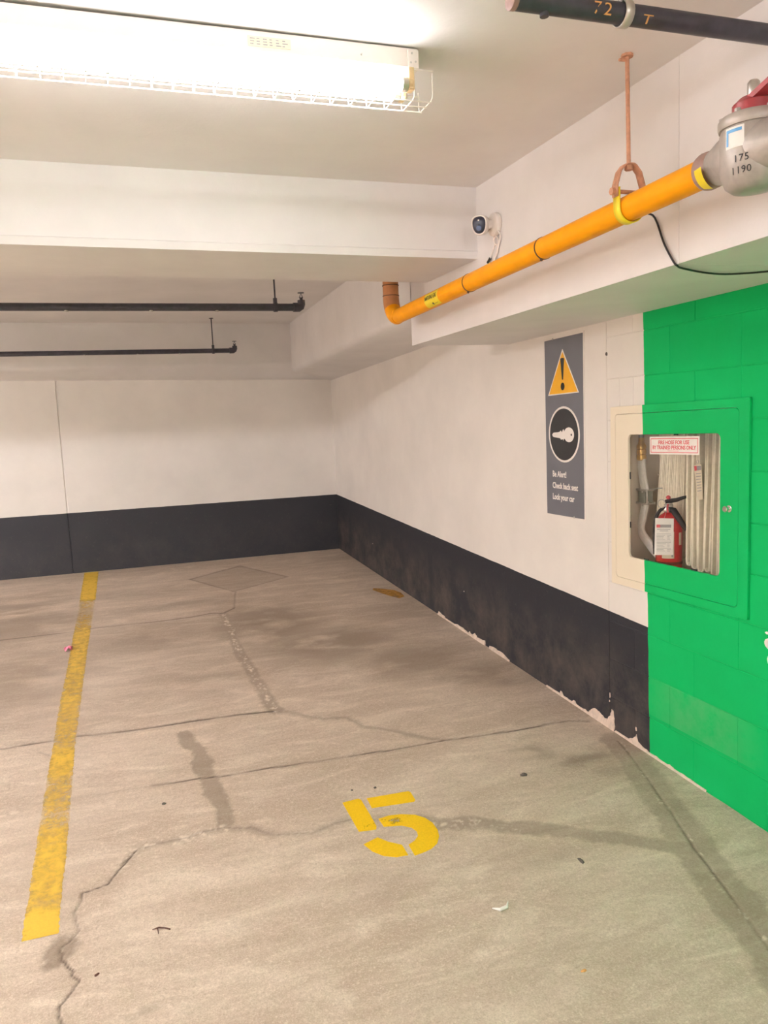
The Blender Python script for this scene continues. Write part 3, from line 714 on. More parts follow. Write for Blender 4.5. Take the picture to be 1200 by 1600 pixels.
# black pipe close under the ceiling
YP, ZP, RP = 1.597, 2.553, .0225
N = thing('black_pipe', (.871, YP, ZP), 'black iron pipe with orange chalk figures close under the ceiling', 'pipe')
MB().tube([(.885,YP,ZP),(XB-.001,YP,ZP)], RP, 18).build('pipe', M_PIPE, N)
MB().tube([(.870,YP,ZP),(.873,YP,ZP),(.885,YP,ZP)], [.016,RP+.001,RP+.001], 18).build('end_cap', M_COLLAR, N)
MB().tube([(.955,YP,ZP-RP-.006),(.955,YP,ZP)], .010, 10).build('plug', M_PIPE, N)
hang(N, 1.158, YP, ZP, cz(1.158, YP)+.002, RP, M_STEEL)
def on_pipe_x(x0, phi0, R):          # text running along +x, on the side facing the aisle and down
    return lambda x, y, l: (x0+x, YP-(R+.0012+l)*math.cos(phi0+y/R), ZP+(R+.0012+l)*math.sin(phi0+y/R))
text('chalk_figures', '72', .034, on_pipe_x(1.066, -.75, RP), M_OCHRE, N, 1.25, space=1.25)
text('chalk_figures', 'T', .026, on_pipe_x(1.196, -1.05, RP), M_OCHRE, N, 1.7)

# ------------------------------------------------------------------ gas pipe
GX, RG = 1.45, .0368
def gz(y): return 2.249 - .0236*(y-1.63)
G = thing('gas_pipe', (GX, 2.8, gz(2.8)), 'orange natural gas pipe along the bulkhead, turning up past the beam', 'pipe')
MB().tube([(GX,1.66,gz(1.66)),(GX,2.4,gz(2.4)),(GX,3.93,gz(3.93))], RG, 28).build('pipe', M_ORANGE, G)
MB().tube([(GX,-7.0,gz(1.4)),(GX,1.40,gz(1.40))], RG, 20).build('pipe', M_ORANGE, G)
ez = gz(3.93); el = [(GX, 3.93, ez)]
for i in range(1, 9):
    q = math.pi/2*i/8; el.append((GX, 3.93+.105*math.sin(q), ez+.105*(1-math.cos(q))))
MB().tube(el[:6], [RG+.002]+[RG+.006]*5, 24).build('elbow', M_ORANGE, G)
MB().tube(el[5:], [RG+.0062]*4, 24).build('wrapped_bend', M_TAPE, G)
MB().tube([(GX,4.035,ez+.100),(GX,4.035,ez+.13),(GX,4.035,2.649)], [RG+.006,RG+.005,RG+.005], 24).build('riser', M_TAPE, G)
for zz in (ez+.118, ez+.172): MB().tube([(GX,4.035,zz-.002),(GX,4.035,zz+.002)], RG+.0075, 24).build('wrap_seam', M_SEAM, G)
for yy in (2.455, 3.051):
    b = MB(); b.tube([(GX,yy-.003,gz(yy-.003)),(GX,yy+.003,gz(yy+.003))], RG+.0016, 28); b.tube([(GX-.012,yy,gz(yy)-RG-.006),(GX-.010,yy,gz(yy)-RG+.002)], .005, 8)
    b.build('wrap_seam', M_SEAM, G)
def on_gas(y0, phi0):                # text running towards the camera (-y), on the side facing the bay
    R = RG+.0010
    return lambda x, y, l: (GX-(R+l)*math.cos(phi0+y/R), y0-x, gz(y0-x)+(R+l)*math.sin(phi0+y/R))
f = on_gas(3.475, -.25); rows = [[f(i*.155/8, (k/10-.5)*.072, 0) for k in range(11)] for i in range(9)]
gl = MB().grid(rows).build('gas_label', M_YELLOW, G)
text('lettering', 'NATURAL GAS', .0255, lambda x, y, l: f(.008+x, .004+y, l+.0018), M_INK, gl, .80)
text('lettering', '\u25C4 \u2014\u2014', .016, lambda x, y, l: f(.075+x, -.026+y, l+.0014), M_INK, gl, 1.2)

# clevis hanger
HY = 1.98; hz = gz(HY)
Hn = thing('pipe_hanger', (GX, HY, 2.657), 'rusty clevis hanger on a rod holding the orange gas pipe', 'hanger')
MB().tube([(GX,HY,2.36),(GX-.003,HY,2.662)], .0062, 10).build('rod', M_RUST, Hn)
MB().tube([(GX-.003,HY,2.650),(GX-.003,HY,2.660)], .017, 8).build('anchor', M_RUST, Hn)
MB().tube([(GX-.003,HY,2.642),(GX-.032,HY-.004,2.639)], .004, 6).build('anchor_pin', M_RUST, Hn)
def strap(name, path, w, mat, th=.004):
    rows = [[(x, HY-w/2, z), (x, HY+w/2, z)] for x, z in path]
    o = MB().grid(rows).build(name, mat, Hn); s = o.modifiers.new('t', 'SOLIDIFY'); s.thickness = th; s.offset = 0; return o
ht = 2.362
strap('yoke', [(GX-.046,hz+.030),(GX-.046,hz+.062),(GX-.034,ht-.022),(GX-.018,ht-.004),(GX-.010,ht),(GX+.010,ht),(GX+.018,ht-.004),(GX+.034,ht-.022),(GX+.046,hz+.062),(GX+.046,hz+.030)], .026, M_RUST)
MB().tube([(GX,HY,ht-.016),(GX,HY,ht-.003)], .012, 6).build('nut', M_RUST, Hn)
MB().tube([(GX-.054,HY,hz+.045),(GX+.054,HY,hz+.045)], .006, 8).build('cross_bolt', M_RUST, Hn)
MB().tube([(GX-.060,HY,hz+.045),(GX-.050,HY,hz+.045)], .011, 6).build('bolt_head', M_RUST, Hn)
cr = [(GX+(RG+.004)*math.cos(q), hz+(RG+.004)*math.sin(q)) for q in [math.pi*(1.0+i/16) for i in range(17)]]
strap('cradle', [(GX-RG-.004,hz+.055)]+cr+[(GX+RG+.004,hz+.055)], .030, M_YELLOW, .003)

# plug valve at the right edge
VY = 1.515; vz = gz(VY)
V = thing('gas_valve', (GX, VY, vz), 'grey cast iron gas valve with a red lever at the pipe end', 'valve')
MB().lathe([(.030,0),(.043,.001),(.046,.012),(.044,.045),(.040,.05)], (GX,1.672,gz(1.67)), (0,-1,0), 28).build('collar', M_COLLAR, V)
b = MB(); b.lathe([(.03,0),(.042,.001),(.047,.02),(.058,.05),(.066,.08),(.068,.11),(.066,.15),(.058,.19),(.047,.215),(.040,.235)], (GX,1.636,gz(1.63)), (0,-1,0), 32)
b.lathe([(.02,-.094),(.045,-.090),(.060,-.078),(.070,-.052),(.074,-.015),(.074,.02),(.072,.040),(.068,.052)], (GX,VY,vz), (0,0,1), 32)
from mathutils.bvhtree import BVHTree
body_tree = BVHTree.FromPolygons([Vector(v) for v in b.v], b.f)
b.build('body', M_CAST, V)
b = MB(); b.lathe([(.060,.046),(.074,.048),(.076,.054),(.076,.068),(.072,.074),(.050,.077)], (GX,VY,vz), (0,0,1), 32); b.build('bonnet', M_CAST, V)
for q in range(6):
    a = q*math.pi/3+.3; MB().tube([(GX+.066*math.cos(a),VY+.066*math.sin(a),vz+.069),(GX+.066*math.cos(a),VY+.066*math.sin(a),vz+.081)], .007, 6).build('bolt', M_CAST, V)
b = MB(); b.lathe([(.034,.074),(.046,.076),(.046,.102),(.030,.116),(.014,.118)], (GX,VY,vz), (0,0,1), 20)
lv = []
for i in range(9):
    t = i/8; yy = VY+.030-.34*t; zz = vz+.094+.055*min(1,t*2.0); hw = .034-.012*t; th = .010-.003*t
    lv.append([(GX-hw,yy,zz-th),(GX+hw,yy,zz-th),(GX+hw,yy,zz+th*.4),(GX+hw*.4,yy,zz+th),(GX-hw*.4,yy,zz+th),(GX-hw,yy,zz+th*.4),(GX-hw,yy,zz-th)])
b.grid(lv); b.build('lever', M_RED, V)
MB().lathe([(.012,.112),(.0135,.114),(.0135,.150),(.010,.154)], (GX,VY,vz), (0,0,1), 8).build('stem_nut', M_STEEL, V)
# sticker and cast figures face the bay and the viewer
VN_ = Vector((-.80,-.60,0)); VT = Vector((.60,-.80,0))
def on_valve(R, t0, z0):
    a0 = math.atan2(VN_.y, VN_.x)
    return lambda x, y, l: (GX+(R+l)*math.cos(a0+(t0+x)/R), VY+(R+l)*math.sin(a0+(t0+x)/R), z0+y)
f = on_valve(.0745, -.052, vz-.004)
st = MB().grid([[f(i*.046/6, k*.046, 0) for k in range(2)] for i in range(7)]).build('sticker', M_PAPER, V)
MB().grid([[f(.003+i*.006/2, .006+k*.030, .0008) for k in range(2)] for i in range(3)]).build('print', M_BLUE, st)
MB().grid([[f(.003+i*.038/6, .034+k*.007, .0008) for k in range(2)] for i in range(7)]).build('print', M_BLUE, st)
def cast_at(x0, z0):
    def fn(x, y, l):
        o = Vector((GX, VY, 0)) + VT*(x0+x) + Vector((0, 0, vz+z0+y)) + VN_*.3
        h = body_tree.ray_cast(o, -VN_)[0]
        return (h if h is not None else o-VN_*.22) + VN_*(.0012+l)
    return fn
text('cast_figures', '175', .021, cast_at(-.030, -.036), M_INK, V, 1.0, space=1.15)
text('cast_figures', '1190', .021, cast_at(-.036, -.061), M_INK, V, 1.0, space=1.1)
rows = []
for i in range(6):
    yy = 1.655-i*.007; rr = .0478+.0020*i
    rows.append([(GX-rr*math.cos(p), yy, gz(yy)+rr*math.sin(p)) for p in [-1.2+.16*k for k in range(8)]])
MB().grid(rows).build('tag_sticker', M_YELLOW, V)

# loose black cable
mb = MB(); p = [(1.50,2.052,2.262),(1.560,2.050,2.250),(1.590,2.045,2.235),(1.592,2.007,2.154),(1.592,1.965,2.093),(1.600,1.958,2.0795),(1.64,1.985,2.078),(1.767,2.039,2.077),(1.86,2.052,2.076),(1.95,2.025,2.077),(2.05,1.96,2.079),(2.19,1.86,2.080)]
def smooth(pts, n=4):
    P_ = [Vector(q) for q in pts]; out = []
    for i in range(len(P_)-1):
        a, b, c, d = P_[max(i-1,0)], P_[i], P_[i+1], P_[min(i+2,len(P_)-1)]
        for k in range(n):
            t = k/n; out.append(.5*((2*b)+(c-a)*t+(2*a-5*b+4*c-d)*t*t+(3*b-a-3*c+d)*t**3))
    return out+[P_[-1]]
mb.tube(smooth(p, 4), .0031, 8)
tag(mb.build('loose_cable', M_BLACK), 'thin black cable hanging from the gas pipe across the bulkhead', 'cable')

# ------------------------------------------------------------------ security camera
SY, SZ = 3.085, 2.462
S = thing('security_camera', (XB, SY, SZ), 'white security camera with a dark face beside the beam', 'camera')
MB().lathe([(.030,0),(.047,.001),(.049,.008),(.047,.020),(.036,.027),(.026,.030)], (XB-.0005,SY,SZ), (-1,0,0), 28).build('base', M_CAMW, S)
fd = Vector((-.62,-.74,-.16)).normalized(); c0 = Vector((XB-.066,SY+.010,SZ-.004))
MB().tube([(XB-.026,SY,SZ),c0], .020, 16).build('neck', M_CAMW, S)
sr = fd.cross(Vector((0,0,1))).normalized(); su = sr.cross(fd)
def shield(t, sc, up=0):          # rounded shield outline seen from the front: flat top, narrow bottom
    x = math.cos(t); z = math.sin(t); ex = .0265*(1+.16*z); 
    xx = math.copysign(abs(x)**.75, x)*ex; zz = math.copysign(abs(z)**.85, z)*(.033)
    return sr*(xx*sc)+su*(zz*sc)
ts = [2*math.pi*i/28 for i in range(28)]
b = MB(); prof = [(-.042,.35),(-.038,.75),(-.025,1.05),(0,1.2),(.028,1.24),(.046,1.22),(.050,1.17),(.0505,1.05),(.047,1.0)]
rows = [[tuple(c0+fd*d+shield(t, s)) for t in ts+ts[:1]] for d, s in prof]; b.grid(rows); b.build('shell', M_CAMW, S)
b = MB(); prof = [(.046,1.03),(.0475,1.0),(.052,.85),(.0545,.5),(.055,.1)]
rows = [[tuple(c0+fd*d+shield(t, s)) for t in ts+ts[:1]] for d, s in prof]; b.grid(rows); fw_ = b.build('face_window', M_CAMB, S)
MB().lathe([(.004,.053),(.010,.0535),(.011,.056),(.006,.0575)], c0-su*.012, fd, 20).build('lens', M_LENS, S)
MB().lathe([(.004,.0525),(.006,.0535),(.002,.0545)], c0+su*.016, fd, 14).build('light_sensor', M_STEEL, S)
cb = smooth([(XB-.012,SY-.030,SZ-.030),(XB-.010,SY-.045,SZ-.055),(XB-.008,SY-.028,SZ-.085),(XB-.010,SY-.002,SZ-.082),(XB-.014,SY+.006,SZ-.060),(XB-.012,SY-.012,SZ-.052),(XB-.010,SY-.030,SZ-.075),(XB-.008,SY-.012,SZ-.110),(XB-.008,SY+.016,SZ-.150),(XB-.008,SY+.024,SZ-.20)], 5)
MB().tube(cb, .0038, 8).build('cable', M_CAMW, S)
MB().tube([(XB-.010,SY+.050,SZ-.128),(XB-.010,SY+.076,SZ-.142)], .0055, 8).build('connector', M_BLACK, S)
MB().tube(smooth([(XB-.010,SY+.050,SZ-.128),(XB-.008,SY+.028,SZ-.10),(XB-.008,SY+.002,SZ-.075)],4), .003, 6).build('cable', M_CAMW, S)

# ------------------------------------------------------------------ wall sign
def SG(y, z, l=0.0): return (XR-.004-l, y, z)
A = thing('wall_sign', (XR, 3.545, 1.112), 'tall grey safety sign with a yellow warning triangle and key symbol', 'sign')
MB().prism([(XR,3.731,1.112),(XR,3.360,1.114),(XR,3.354,2.050),(XR,3.727,2.040)], (-.003,0,0)).build('backing', M_SIGNW, A, bev=.001)
MB().prism([(XR-.003,3.726,1.116),(XR-.003,3.369,1.121),(XR-.003,3.363,2.040),(XR-.003,3.723,2.034)], (-.001,0,0)).build('face', M_SIGN, A)
MB().prism([SG(3.547,1.980),SG(3.694,1.747),SG(3.401,1.753)], (-.0006,0,0)).build('triangle_border', M_WPRINT, A, smooth=False)
MB().prism([SG(3.547,1.965,.0006),SG(3.683,1.753,.0006),SG(3.412,1.758,.0006)], (-.0005,0,0)).build('triangle', M_SYEL, A, smooth=False)
b = MB(); b.prism([SG(3.560,1.934,.0011),SG(3.567,1.930,.0011),SG(3.554,1.826,.0011),SG(3.548,1.822,.0011),SG(3.543,1.826,.0011),SG(3.531,1.930,.0011),SG(3.538,1.934,.0011)], (-.0005,0,0))
b.prism([SG(3.549+.018*math.cos(q),1.790+.0195*math.sin(q),.0011) for q in [2*math.pi*i/20 for i in range(20)]], (-.0005,0,0)); b.build('exclamation_mark', M_INK, A, smooth=False)
def disc(cy, cz_, ry, rz, l): return [SG(cy+ry*math.cos(q), cz_+rz*math.sin(q), l) for q in [2*math.pi*i/48 for i in range(48)]]
MB().prism(disc(3.5465,1.5440,.148,.1445,0), (-.0006,0,0)).build('disc_border', M_WPRINT, A, smooth=False)
MB().prism(disc(3.5465,1.5440,.135,.1335,.0006), (-.0005,0,0)).build('disc', M_SBLK, A, smooth=False)
ky = [(3.659,1.541),(3.652,1.550),(3.641,1.5535),(3.600,1.5555),(3.585,1.558),(3.572,1.565),(3.566,1.557),(3.558,1.560),(3.555,1.568),(3.545,1.571),(3.5425,1.562)]
ky += [(3.497+.048*math.cos(q), 1.543+.038*math.sin(q)) for q in [math.radians(a) for a in range(25,336,15)]]
ky += [(3.5425,1.524),(3.550,1.512),(3.556,1.520),(3.564,1.519),(3.572,1.516),(3.580,1.524),(3.600,1.526),(3.642,1.530),(3.652,1.533)]
b = MB(); b.prism([SG(y,z,.0011) for y, z in ky], (-.0005,0,0)); b.build('key_symbol', M_WPRINT, A, smooth=False)
MB().prism(disc(3.474,1.543,.006,.006,.0016), (-.0003,0,0)).build('key_hole', M_INK, A, smooth=False)
for s_, y0, z0, wdt in (('Be Alert!',3.664,1.321,.132),('Check back seat',3.666,1.260,.243),('Lock your car',3.667,1.200,.209)):
    sz_ = .044
    text('lettering', s_, sz_, (lambda yy, zz: lambda x, y, l: SG(yy-x, zz+y, l))(y0, z0), M_WPRINT, A, width=wdt, bold=.022)
for y, z in ((3.640,2.037),(3.46,1.121)): MB().tube([(XR-.002,y,z),(XR-.0065,y,z)], .005, 10).build('screw', M_STEEL, A)

# ------------------------------------------------------------------ fire hose cabinet
def rrect(u0, v0, u1, v1, r, w, n=5):
    pts = []
    for cu, cv, a0 in ((u1-r,v0+r,-90),(u1-r,v1-r,0),(u0+r,v1-r,90),(u0+r,v0+r,180)):
        for i in range(n+1):
            q = math.radians(a0+90*i/n); pts.append(CP(cu+r*math.cos(q), cv+r*math.sin(q), w))
    return pts
CW, CH = .849, .829
K = thing('fire_hose_cabinet', CP(CW/2, 0, 0), 'recessed fire hose cabinet, cream on one side and green on the other', 'cabinet')
def ringw(o, i, w0, w1, name, mat, parent, bev=.0015):
    a = rrect(*o, w0); b = rrect(*i, w0); return MB().ring(a, b, (-(w1-w0),0,0)).build(name, mat, parent, bev=bev)
ringw((0,0,CW,CH,.004), (.0358,.0358,CW-.0498,CH-.0348,.020), .0005, .013, 'frame', M_CAB, K)
DU0, DV0, DU1, DV1 = .037, .037, CW-.051, CH-.036
WU0, WV0, WU1, WV1 = .131, .142, .704, .700
door = ringw((DU0,DV0,DU1,DV1,.019), (WU0,WV0,WU1,WV1,.022), .0005, .0125, 'door', M_CAB, K)
MB().prism(rrect(WU0-.012,WV0-.012,WU1+.012,WV1+.012,.02,-.0035), (-.003,0,0)).build('pane', M_GLASS, door, smooth=False)
b = MB(); b.lathe([(.011,0),(.0135,.001),(.0135,.005),(.011,.007)], CP(.757,.414,.0125), (-1,0,0), 20); b.lathe([(.007,.006),(.0075,.014),(.011,.017),(.012,.024),(.009,.028)], CP(.757,.414,.0125), (-1,0,0), 16)
b.build('latch', M_CHROME, door)
for u, v, du, dv in ((.44,WV1-.002,.012,.004),(WU0+.001,.515,.003,.016),(WU0+.001,.29,.003,.014),(.245,WV0+.002,.016,.004),(.55,WV0+.002,.018,.004)):
    MB().hexa([CP(u-du,v-dv,.0005),CP(u+du,v-dv,.0005),CP(u+du,v+dv,.0005),CP(u-du,v+dv,.0005),CP(u-du,v-dv,.004),CP(u+du,v-dv,.004),CP(u+du,v+dv,.004),CP(u-du,v+dv,.004)]).build('retaining_clip', M_BLACK, door, smooth=False)
# the box set into the wall
X0, X1 = XR+.001, XR+.215
b = MB(); T = .0015
b.box((X1-T,OY0+.002,OZ0+.002),(X1,OY1-.002,OZ1-.002)); b.box((X0,OY0+.002,OZ0+.002),(X1,OY1-.002,OZ0+.002+T)); b.box((X0,OY0+.002,OZ1-.002-T),(X1,OY1-.002,OZ1-.002))
b.box((X0,OY0+.002,OZ0+.002),(X1,OY0+.002+T,OZ1-.002)); b.box((X0,OY1-.002-T,OZ0+.002),(X1,OY1-.002,OZ1-.002)); b.box((X1-.012,OY0+.004,1.345),(X1-.001,OY1-.004,1.352))
b.build('back_box', M_BOX, K, smooth=False)
# sticker on the pane
LU0, LU1, LV0, LV1 = CU0-2.862, CU0-2.553, .614, .689
f = lambda x, y, l: CP(LU0+x, LV0+y, .0006+l)
wl = MB().hexa([f(0,0,-.0010),f(LU1-LU0,0,-.0010),f(LU1-LU0,LV1-LV0,-.0010),f(0,LV1-LV0,-.0010),f(0,0,0),f(LU1-LU0,0,0),f(LU1-LU0,LV1-LV0,0),f(0,LV1-LV0,0)]).build('warning_label', M_PAPER, K, smooth=False)
LW, LH = LU1-LU0, LV1-LV0
q = [f(.008,.007,.0002),f(LW-.008,.007,.0002),f(LW-.008,LH-.007,.0002),f(.008,LH-.007,.0002)]; q2 = [f(.011,.010,.0002),f(LW-.011,.010,.0002),f(LW-.011,LH-.010,.0002),f(.011,LH-.010,.0002)]
MB().ring(q, q2, (-.0003,0,0)).build('border', M_RPRINT, wl, smooth=False)
text('lettering', 'FIRE HOSE FOR USE', .0225, lambda x, y, l: f(LW/2+x, .043+y, l+.0002), M_RPRINT, wl, 1, 'CENTER', width=LW*.62, bold=.018)
text('lettering', 'BY TRAINED PERSONS ONLY', .0225, lambda x, y, l: f(LW/2+x, .0215+y, l+.0002), M_RPRINT, wl, 1, 'CENTER', width=LW*.87, bold=.018)
MB().hexa([f(LW*.38,.014,.0001),f(LW*.60,.014,.0001),f(LW*.60,.0155,.0001),f(LW*.38,.0155,.0001),f(LW*.38,.014,.0004),f(LW*.60,.014,.0004),f(LW*.60,.0155,.0004),f(LW*.38,.0155,.0004)]).build('rule', M_RPRINT, wl, smooth=False)

# ---- hose hanging in folds
HX = XR+.172
H = thing('fire_hose', (HX, 2.75, 1.0), 'cream canvas fire hose hanging in folds inside the cabinet', 'hose')
def fold(yt0, yt1, yb0, yb1, ztop, zbot, w=.058, th=.009, wig=0, hx=None):
    """one hanging loop of flat hose: two legs joined by a round turn at the bottom"""
    rr = abs(yb1-yb0)/2; path = []
    for i in range(9):
        t = i/8; path.append((yt0+(yb0-yt0)*t+wig*math.sin(t*5), ztop+(zbot+rr-ztop)*t))
    for i in range(1, 8):
        q = math.pi*i/8; path.append(((yb0+yb1)/2+(yb0-yb1)/2*math.cos(q), zbot+rr-rr*math.sin(q)))
    for i in range(9):
        t = 1-i/8; path.append((yt1+(yb1-yt1)*t+wig*math.sin(t*5), ztop+(zbot+rr-ztop)*t))
    rows = []; n = len(path)
    for i, (y, z) in enumerate(path):
        a = path[max(i-1,0)]; b_ = path[min(i+1,n-1)]; ty, tz = b_[0]-a[0], b_[1]-a[1]; l = math.hypot(ty, tz) or 1; ny, nz = -tz/l, ty/l
        sec = []
        for dx, dn in ((-.5,0),(-.46,.38),(-.36,.5),(.36,.5),(.46,.38),(.5,0),(.46,-.38),(.36,-.5),(-.36,-.5),(-.46,-.38),(-.5,0)):
            sec.append(((hx or HX)+dx*w, y+ny*dn*th, z+nz*dn*th))
        rows.append(sec)
    return MB().grid(rows)
zt = 1.60
nl = 9
for i in range(nl):                      # left bundle, fanning out downwards
    t0, t1 = i/nl, (i+.55)/nl
    fold(2.955-.135*t0, 2.955-.135*t1, 3.022-.185*t0, 3.022-.185*t1, zt, .995+.01*(i % 3)-.004*i*0, .056, .0085, .002*math.sin(i*2.1)).build('hose_fold', M_HOSE, H)
for i, (a, b_, c, d, zb) in enumerate([(2.815,2.800,2.832,2.806,.990),(2.795,2.775,2.800,2.775,1.000)]):
    fold(a, b_, c, d, zt, zb, .058, .010, .003*math.sin(i*1.7)).build('hose_fold', M_HOSE, H)
for i, (a, b_, c, d, zb) in enumerate([(2.735,2.705,2.742,2.715,.985),(2.695,2.675,2.708,2.678,.975),(2.665,2.625,2.670,2.638,.968),(2.615,2.585,2.630,2.602,.975),(2.57,2.545,2.592,2.562,.958),(2.535,2.51,2.552,2.525,.965),(2.50,2.475,2.515,2.487,.97)]):
    fold(a, b_, c, d, zt, zb, .070, .010, .003*math.sin(i*1.7), HX-.045).build('hose_fold', M_HOSE, H)
MB().box((HX-.08,2.46,zt-.004),(HX+.03,3.0,zt+.012)).build('hose_rack', M_CLIP, H, bev=.002)
# lead from the valve down the left side: flat hose, clipped and bent
def ribbon(path, w, th, name, mat, parent):
    rows = []; n = len(path)
    for i, (x, y, z) in enumerate(path):
        a = path[max(i-1,0)]; b_ = path[min(i+1,n-1)]; ty, tz = b_[1]-a[1], b_[2]-a[2]; l = math.hypot(ty, tz) or 1; ny, nz = -tz/l, ty/l
        rows.append([(x+dn*th, y+ny*du*w, z+nz*du*w) for du, dn in ((-.5,0),(-.44,.4),(-.3,.5),(.3,.5),(.44,.4),(.5,0),(.44,-.4),(.3,-.5),(-.3,-.5),(-.44,-.4),(-.5,0))])
    return MB().grid(rows).build(name, mat, parent)
LX = XR+.10
b = MB(); b.lathe([(.012,.0),(.014,.02),(.017,.03),(.021,.035),(.022,.05),(.019,.052),(.022,.055),(.022,.075),(.019,.077),(.022,.080),(.022,.100),(.018,.104)], (LX,3.052,1.528), (0,0,-1), 20)
b.build('coupling', M_BRASS, H)
MB().tube([(LX,3.052,OZ1-.006),(LX,3.052,1.60),(LX,3.052,1.525)], [.016,.016,.011], 14).build('valve_stub', M_CLIP, H)
ribbon(smooth([(LX,3.052,1.430),(LX,3.050,1.39),(LX,3.044,1.35),(LX,3.034,1.315),(LX,3.026,1.285)],3), .046, .020, 'hose_lead', M_LEAD, H)
ribbon(smooth([(LX,3.028,1.235),(LX,3.030,1.20),(LX,3.046,1.15),(LX,3.058,1.11),(LX+.004,3.050,1.075),(LX+.012,3.020,1.04),(LX+.02,2.985,1.005),(LX+.03,2.945,.975)],3), .044, .020, 'hose_lead', M_LEAD, H)
b = MB(); b.box((LX-.018,3.008,1.228),(LX+.03,3.052,1.285)); b.build('hose_clip', M_CLIP, H, bev=.002)
b = MB()
for zz in (1.226, 1.288):
    b.box((LX-.022,2.996,zz-.004),(LX+.034,3.062,zz+.004)); b.tube([(LX-.012,3.064,zz),(LX-.012,3.072,zz)], .006, 8); b.tube([(LX-.02,3.02,zz-.004),(LX-.02,3.02,zz-.012)], .004, 6)
b.tube([(LX-.014,2.996,1.226),(LX-.014,2.994,1.25),(LX-.014,2.996,1.288)], .004, 6); b.tube([(LX-.01,2.998,1.288),(LX+.02,2.975,1.296),(LX+.04,2.955,1.298)], .003, 6)
b.build('clamp', M_STEEL, H)
def HT(x, y, l=0): return (HX-.084-l, 2.692-x-.20*(-y)*0.25, 1.418+y)
ht_ = MB().prism([HT(0,0),HT(.048,.004),HT(.050,-.14),HT(.022,-.145)], (.0008,0,0)).build('inspection_tag', M_CREAMTAG, H, smooth=False)
b = MB(); b.prism([HT(.006,-.004,.0004),HT(.046,0,.0004),HT(.046,-.018,.0004),HT(.008,-.024,.0004)], (-.0004,0,0)); b.build('print', M_GPRINT, ht_, smooth=False)
b = MB(); b.prism([HT(.006,-.004,.0009),HT(.020,-.0025,.0009),HT(.021,-.021,.0009),HT(.008,-.024,.0009)], (-.0003,0,0)); b.build('print', M_RPRINT, ht_, smooth=False)
b = MB()
for k in range(7): b.prism([HT(.014+.002*k*.5,-.034-.012*k,.0004),HT(.044,-.030-.012*k,.0004),HT(.044,-.033-.012*k,.0004),HT(.014+.002*k*.5,-.037-.012*k,.0004)], (-.0003,0,0))
b.build('print', M_GPRINT, ht_, smooth=False)
MB().tube([(HX-.085,2.666+.007*math.cos(q),1.433+.007*math.sin(q)) for q in [2*math.pi*i/14 for i in range(15)]], .0012, 6).build('tag_ring', M_STEEL, H)

# ---- fire extinguisher
EX, EY, EZ = XR+.084, 2.842, OZ0+.0035
E_ = thing('fire_extinguisher', (EX, EY, EZ), 'red fire extinguisher with a white tag standing in the hose cabinet', 'extinguisher')
r0 = .0565
MB().lathe([(.045,0),(.0535,.003),(r0,.010),(r0,.255),(.0545,.272),(.047,.290),(.036,.303),(.024,.311),(.018,.316),(.018,.326)], (EX,EY,EZ), (0,0,1), 36).build('cylinder', M_EXT, E_)
MB().lathe([(r0,.088),(r0+.0012,.089),(r0+.0012,.100),(r0,.101)], (EX,EY,EZ), (0,0,1), 36).build('base_band', M_EXTD, E_)
eo = Vector((EX,EY,EZ)); FW = Vector((-.62,-.785,0)); SD = Vector((.785,-.62,0))   # towards the viewer / viewer's right
def ex(s, h, d=0): return tuple(eo+SD*s+FW*d+Vector((0,0,h)))
MB().lathe([(.016,.322),(.019,.324),(.019,.350),(.015,.352),(.015,.362)], (EX,EY,EZ), (0,0,1), 18).build('valve_body', M_STEEL, E_)
MB().tube([ex(-.012,.362,.004),ex(.0,.366,.010),ex(.03,.372,.026),ex(.062,.385,.040),ex(.074,.388,.045)], [.009,.010,.009,.007,.006], 8).build('lever', M_BLACK, E_)
MB().tube([ex(.000,.330,.012),ex(.020,.325,.022),ex(.038,.296,.034),ex(.060,.262,.044),ex(.072,.244,.046)], [.012,.015,.014,.011,.009], 10).build('carry_handle', M_BLACK, E_)
MB().tube([ex(-.030+.016*math.cos(q), .355+.018*math.sin(q), .016) for q in [2*math.pi*i/18 for i in range(19)]], .0016, 6).build('pull_ring', M_STEEL, E_)
MB().lathe([(.004,0),(.009,.001),(.010,.006),(.006,.012)], ex(-.002,.378,.008), (-.3,-.4,.85), 12).build('tamper_seal', M_RPRINT, E_)
MB().tube([ex(-.004,.352,.018),ex(-.006,.335,.030),ex(-.004,.318,.034)], .004, 8).build('seal_tie', M_RPRINT, E_)
MB().lathe([(.010,0),(.012,.001),(.012,.010),(.009,.012)], ex(-.008,.328,.016), tuple(FW), 16).build('gauge', M_CHROME, E_)
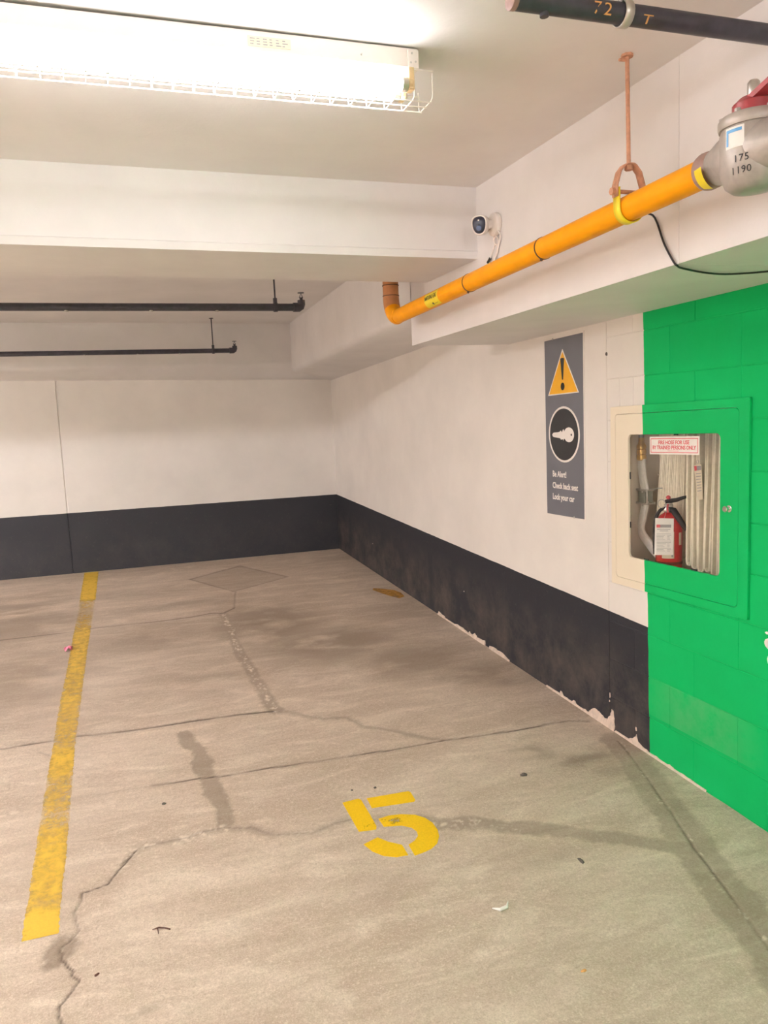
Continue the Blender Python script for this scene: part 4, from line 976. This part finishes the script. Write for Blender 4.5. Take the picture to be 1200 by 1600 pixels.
MB().tube(smooth([ex(-.014,.336,.006),ex(-.036,.325,.012),ex(-.052,.295,.018),ex(-.060,.255,.020),ex(-.060,.19,.018),ex(-.058,.13,.018)],3), .0075, 10).build('discharge_hose', M_BLACK, E_)
aF = math.atan2(FW.y, FW.x)
def oncyl(t0, z0, R=r0):
    return lambda x, y, l: (EX+(R+l)*math.cos(aF+(t0+x)/R), EY+(R+l)*math.sin(aF+(t0+x)/R), EZ+z0+y)
f = oncyl(-.030,.118); pl_ = MB().grid([[f(i*.052/10, k*.118, .0008) for k in range(2)] for i in range(11)]).build('name_plate', M_CREAMTAG, E_)
MB().grid([[f(.040+i*.006/2, .008+k*.09, .0014) for k in range(2)] for i in range(3)]).build('print', M_GPRINT, pl_)
f = oncyl(.045,.175); MB().grid([[f(i*.017/4, k*.055, .0008) for k in range(2)] for i in range(5)]).build('date_label', M_CREAMTAG, E_)
def TG(x, y, l=0): return ex(-.060+x, .134+y, .062+l)
tg = MB().hexa([TG(0,0),TG(.078,.001),TG(.080,.162),TG(.004,.164),TG(0,0,.0008),TG(.078,.001,.0008),TG(.080,.162,.0008),TG(.004,.164,.0008)]).build('inspection_tag', M_PAPER, E_, smooth=False)
def bar(mb, x0, y0, x1, y1): mb.hexa([TG(x0,y0,.0008),TG(x1,y0,.0008),TG(x1,y1,.0008),TG(x0,y1,.0008),TG(x0,y0,.0012),TG(x1,y0,.0012),TG(x1,y1,.0012),TG(x0,y1,.0012)])
b = MB(); bar(b, .009,.122,.024,.135); b.build('print', M_RPRINT, tg, smooth=False)
b = MB(); bar(b, .024,.122,.069,.135)
bar(b, .011,.113,.066,.1155); bar(b, .022,.106,.057,.108)
for k in range(13): bar(b, .009+rnd.uniform(0,.002), .018+k*.0063, .040+rnd.uniform(-.004,.02), .0195+k*.0063); bar(b, .052, .018+k*.0063, .066+rnd.uniform(-.004,.003), .0195+k*.0063)
b.build('print', M_GPRINT, tg, smooth=False)
MB().tube([TG(.040,.158,.001),TG(.046,.178,-.02),ex(-.006,.335,.022)], .001, 5).build('tag_tie', M_STEEL, E_)
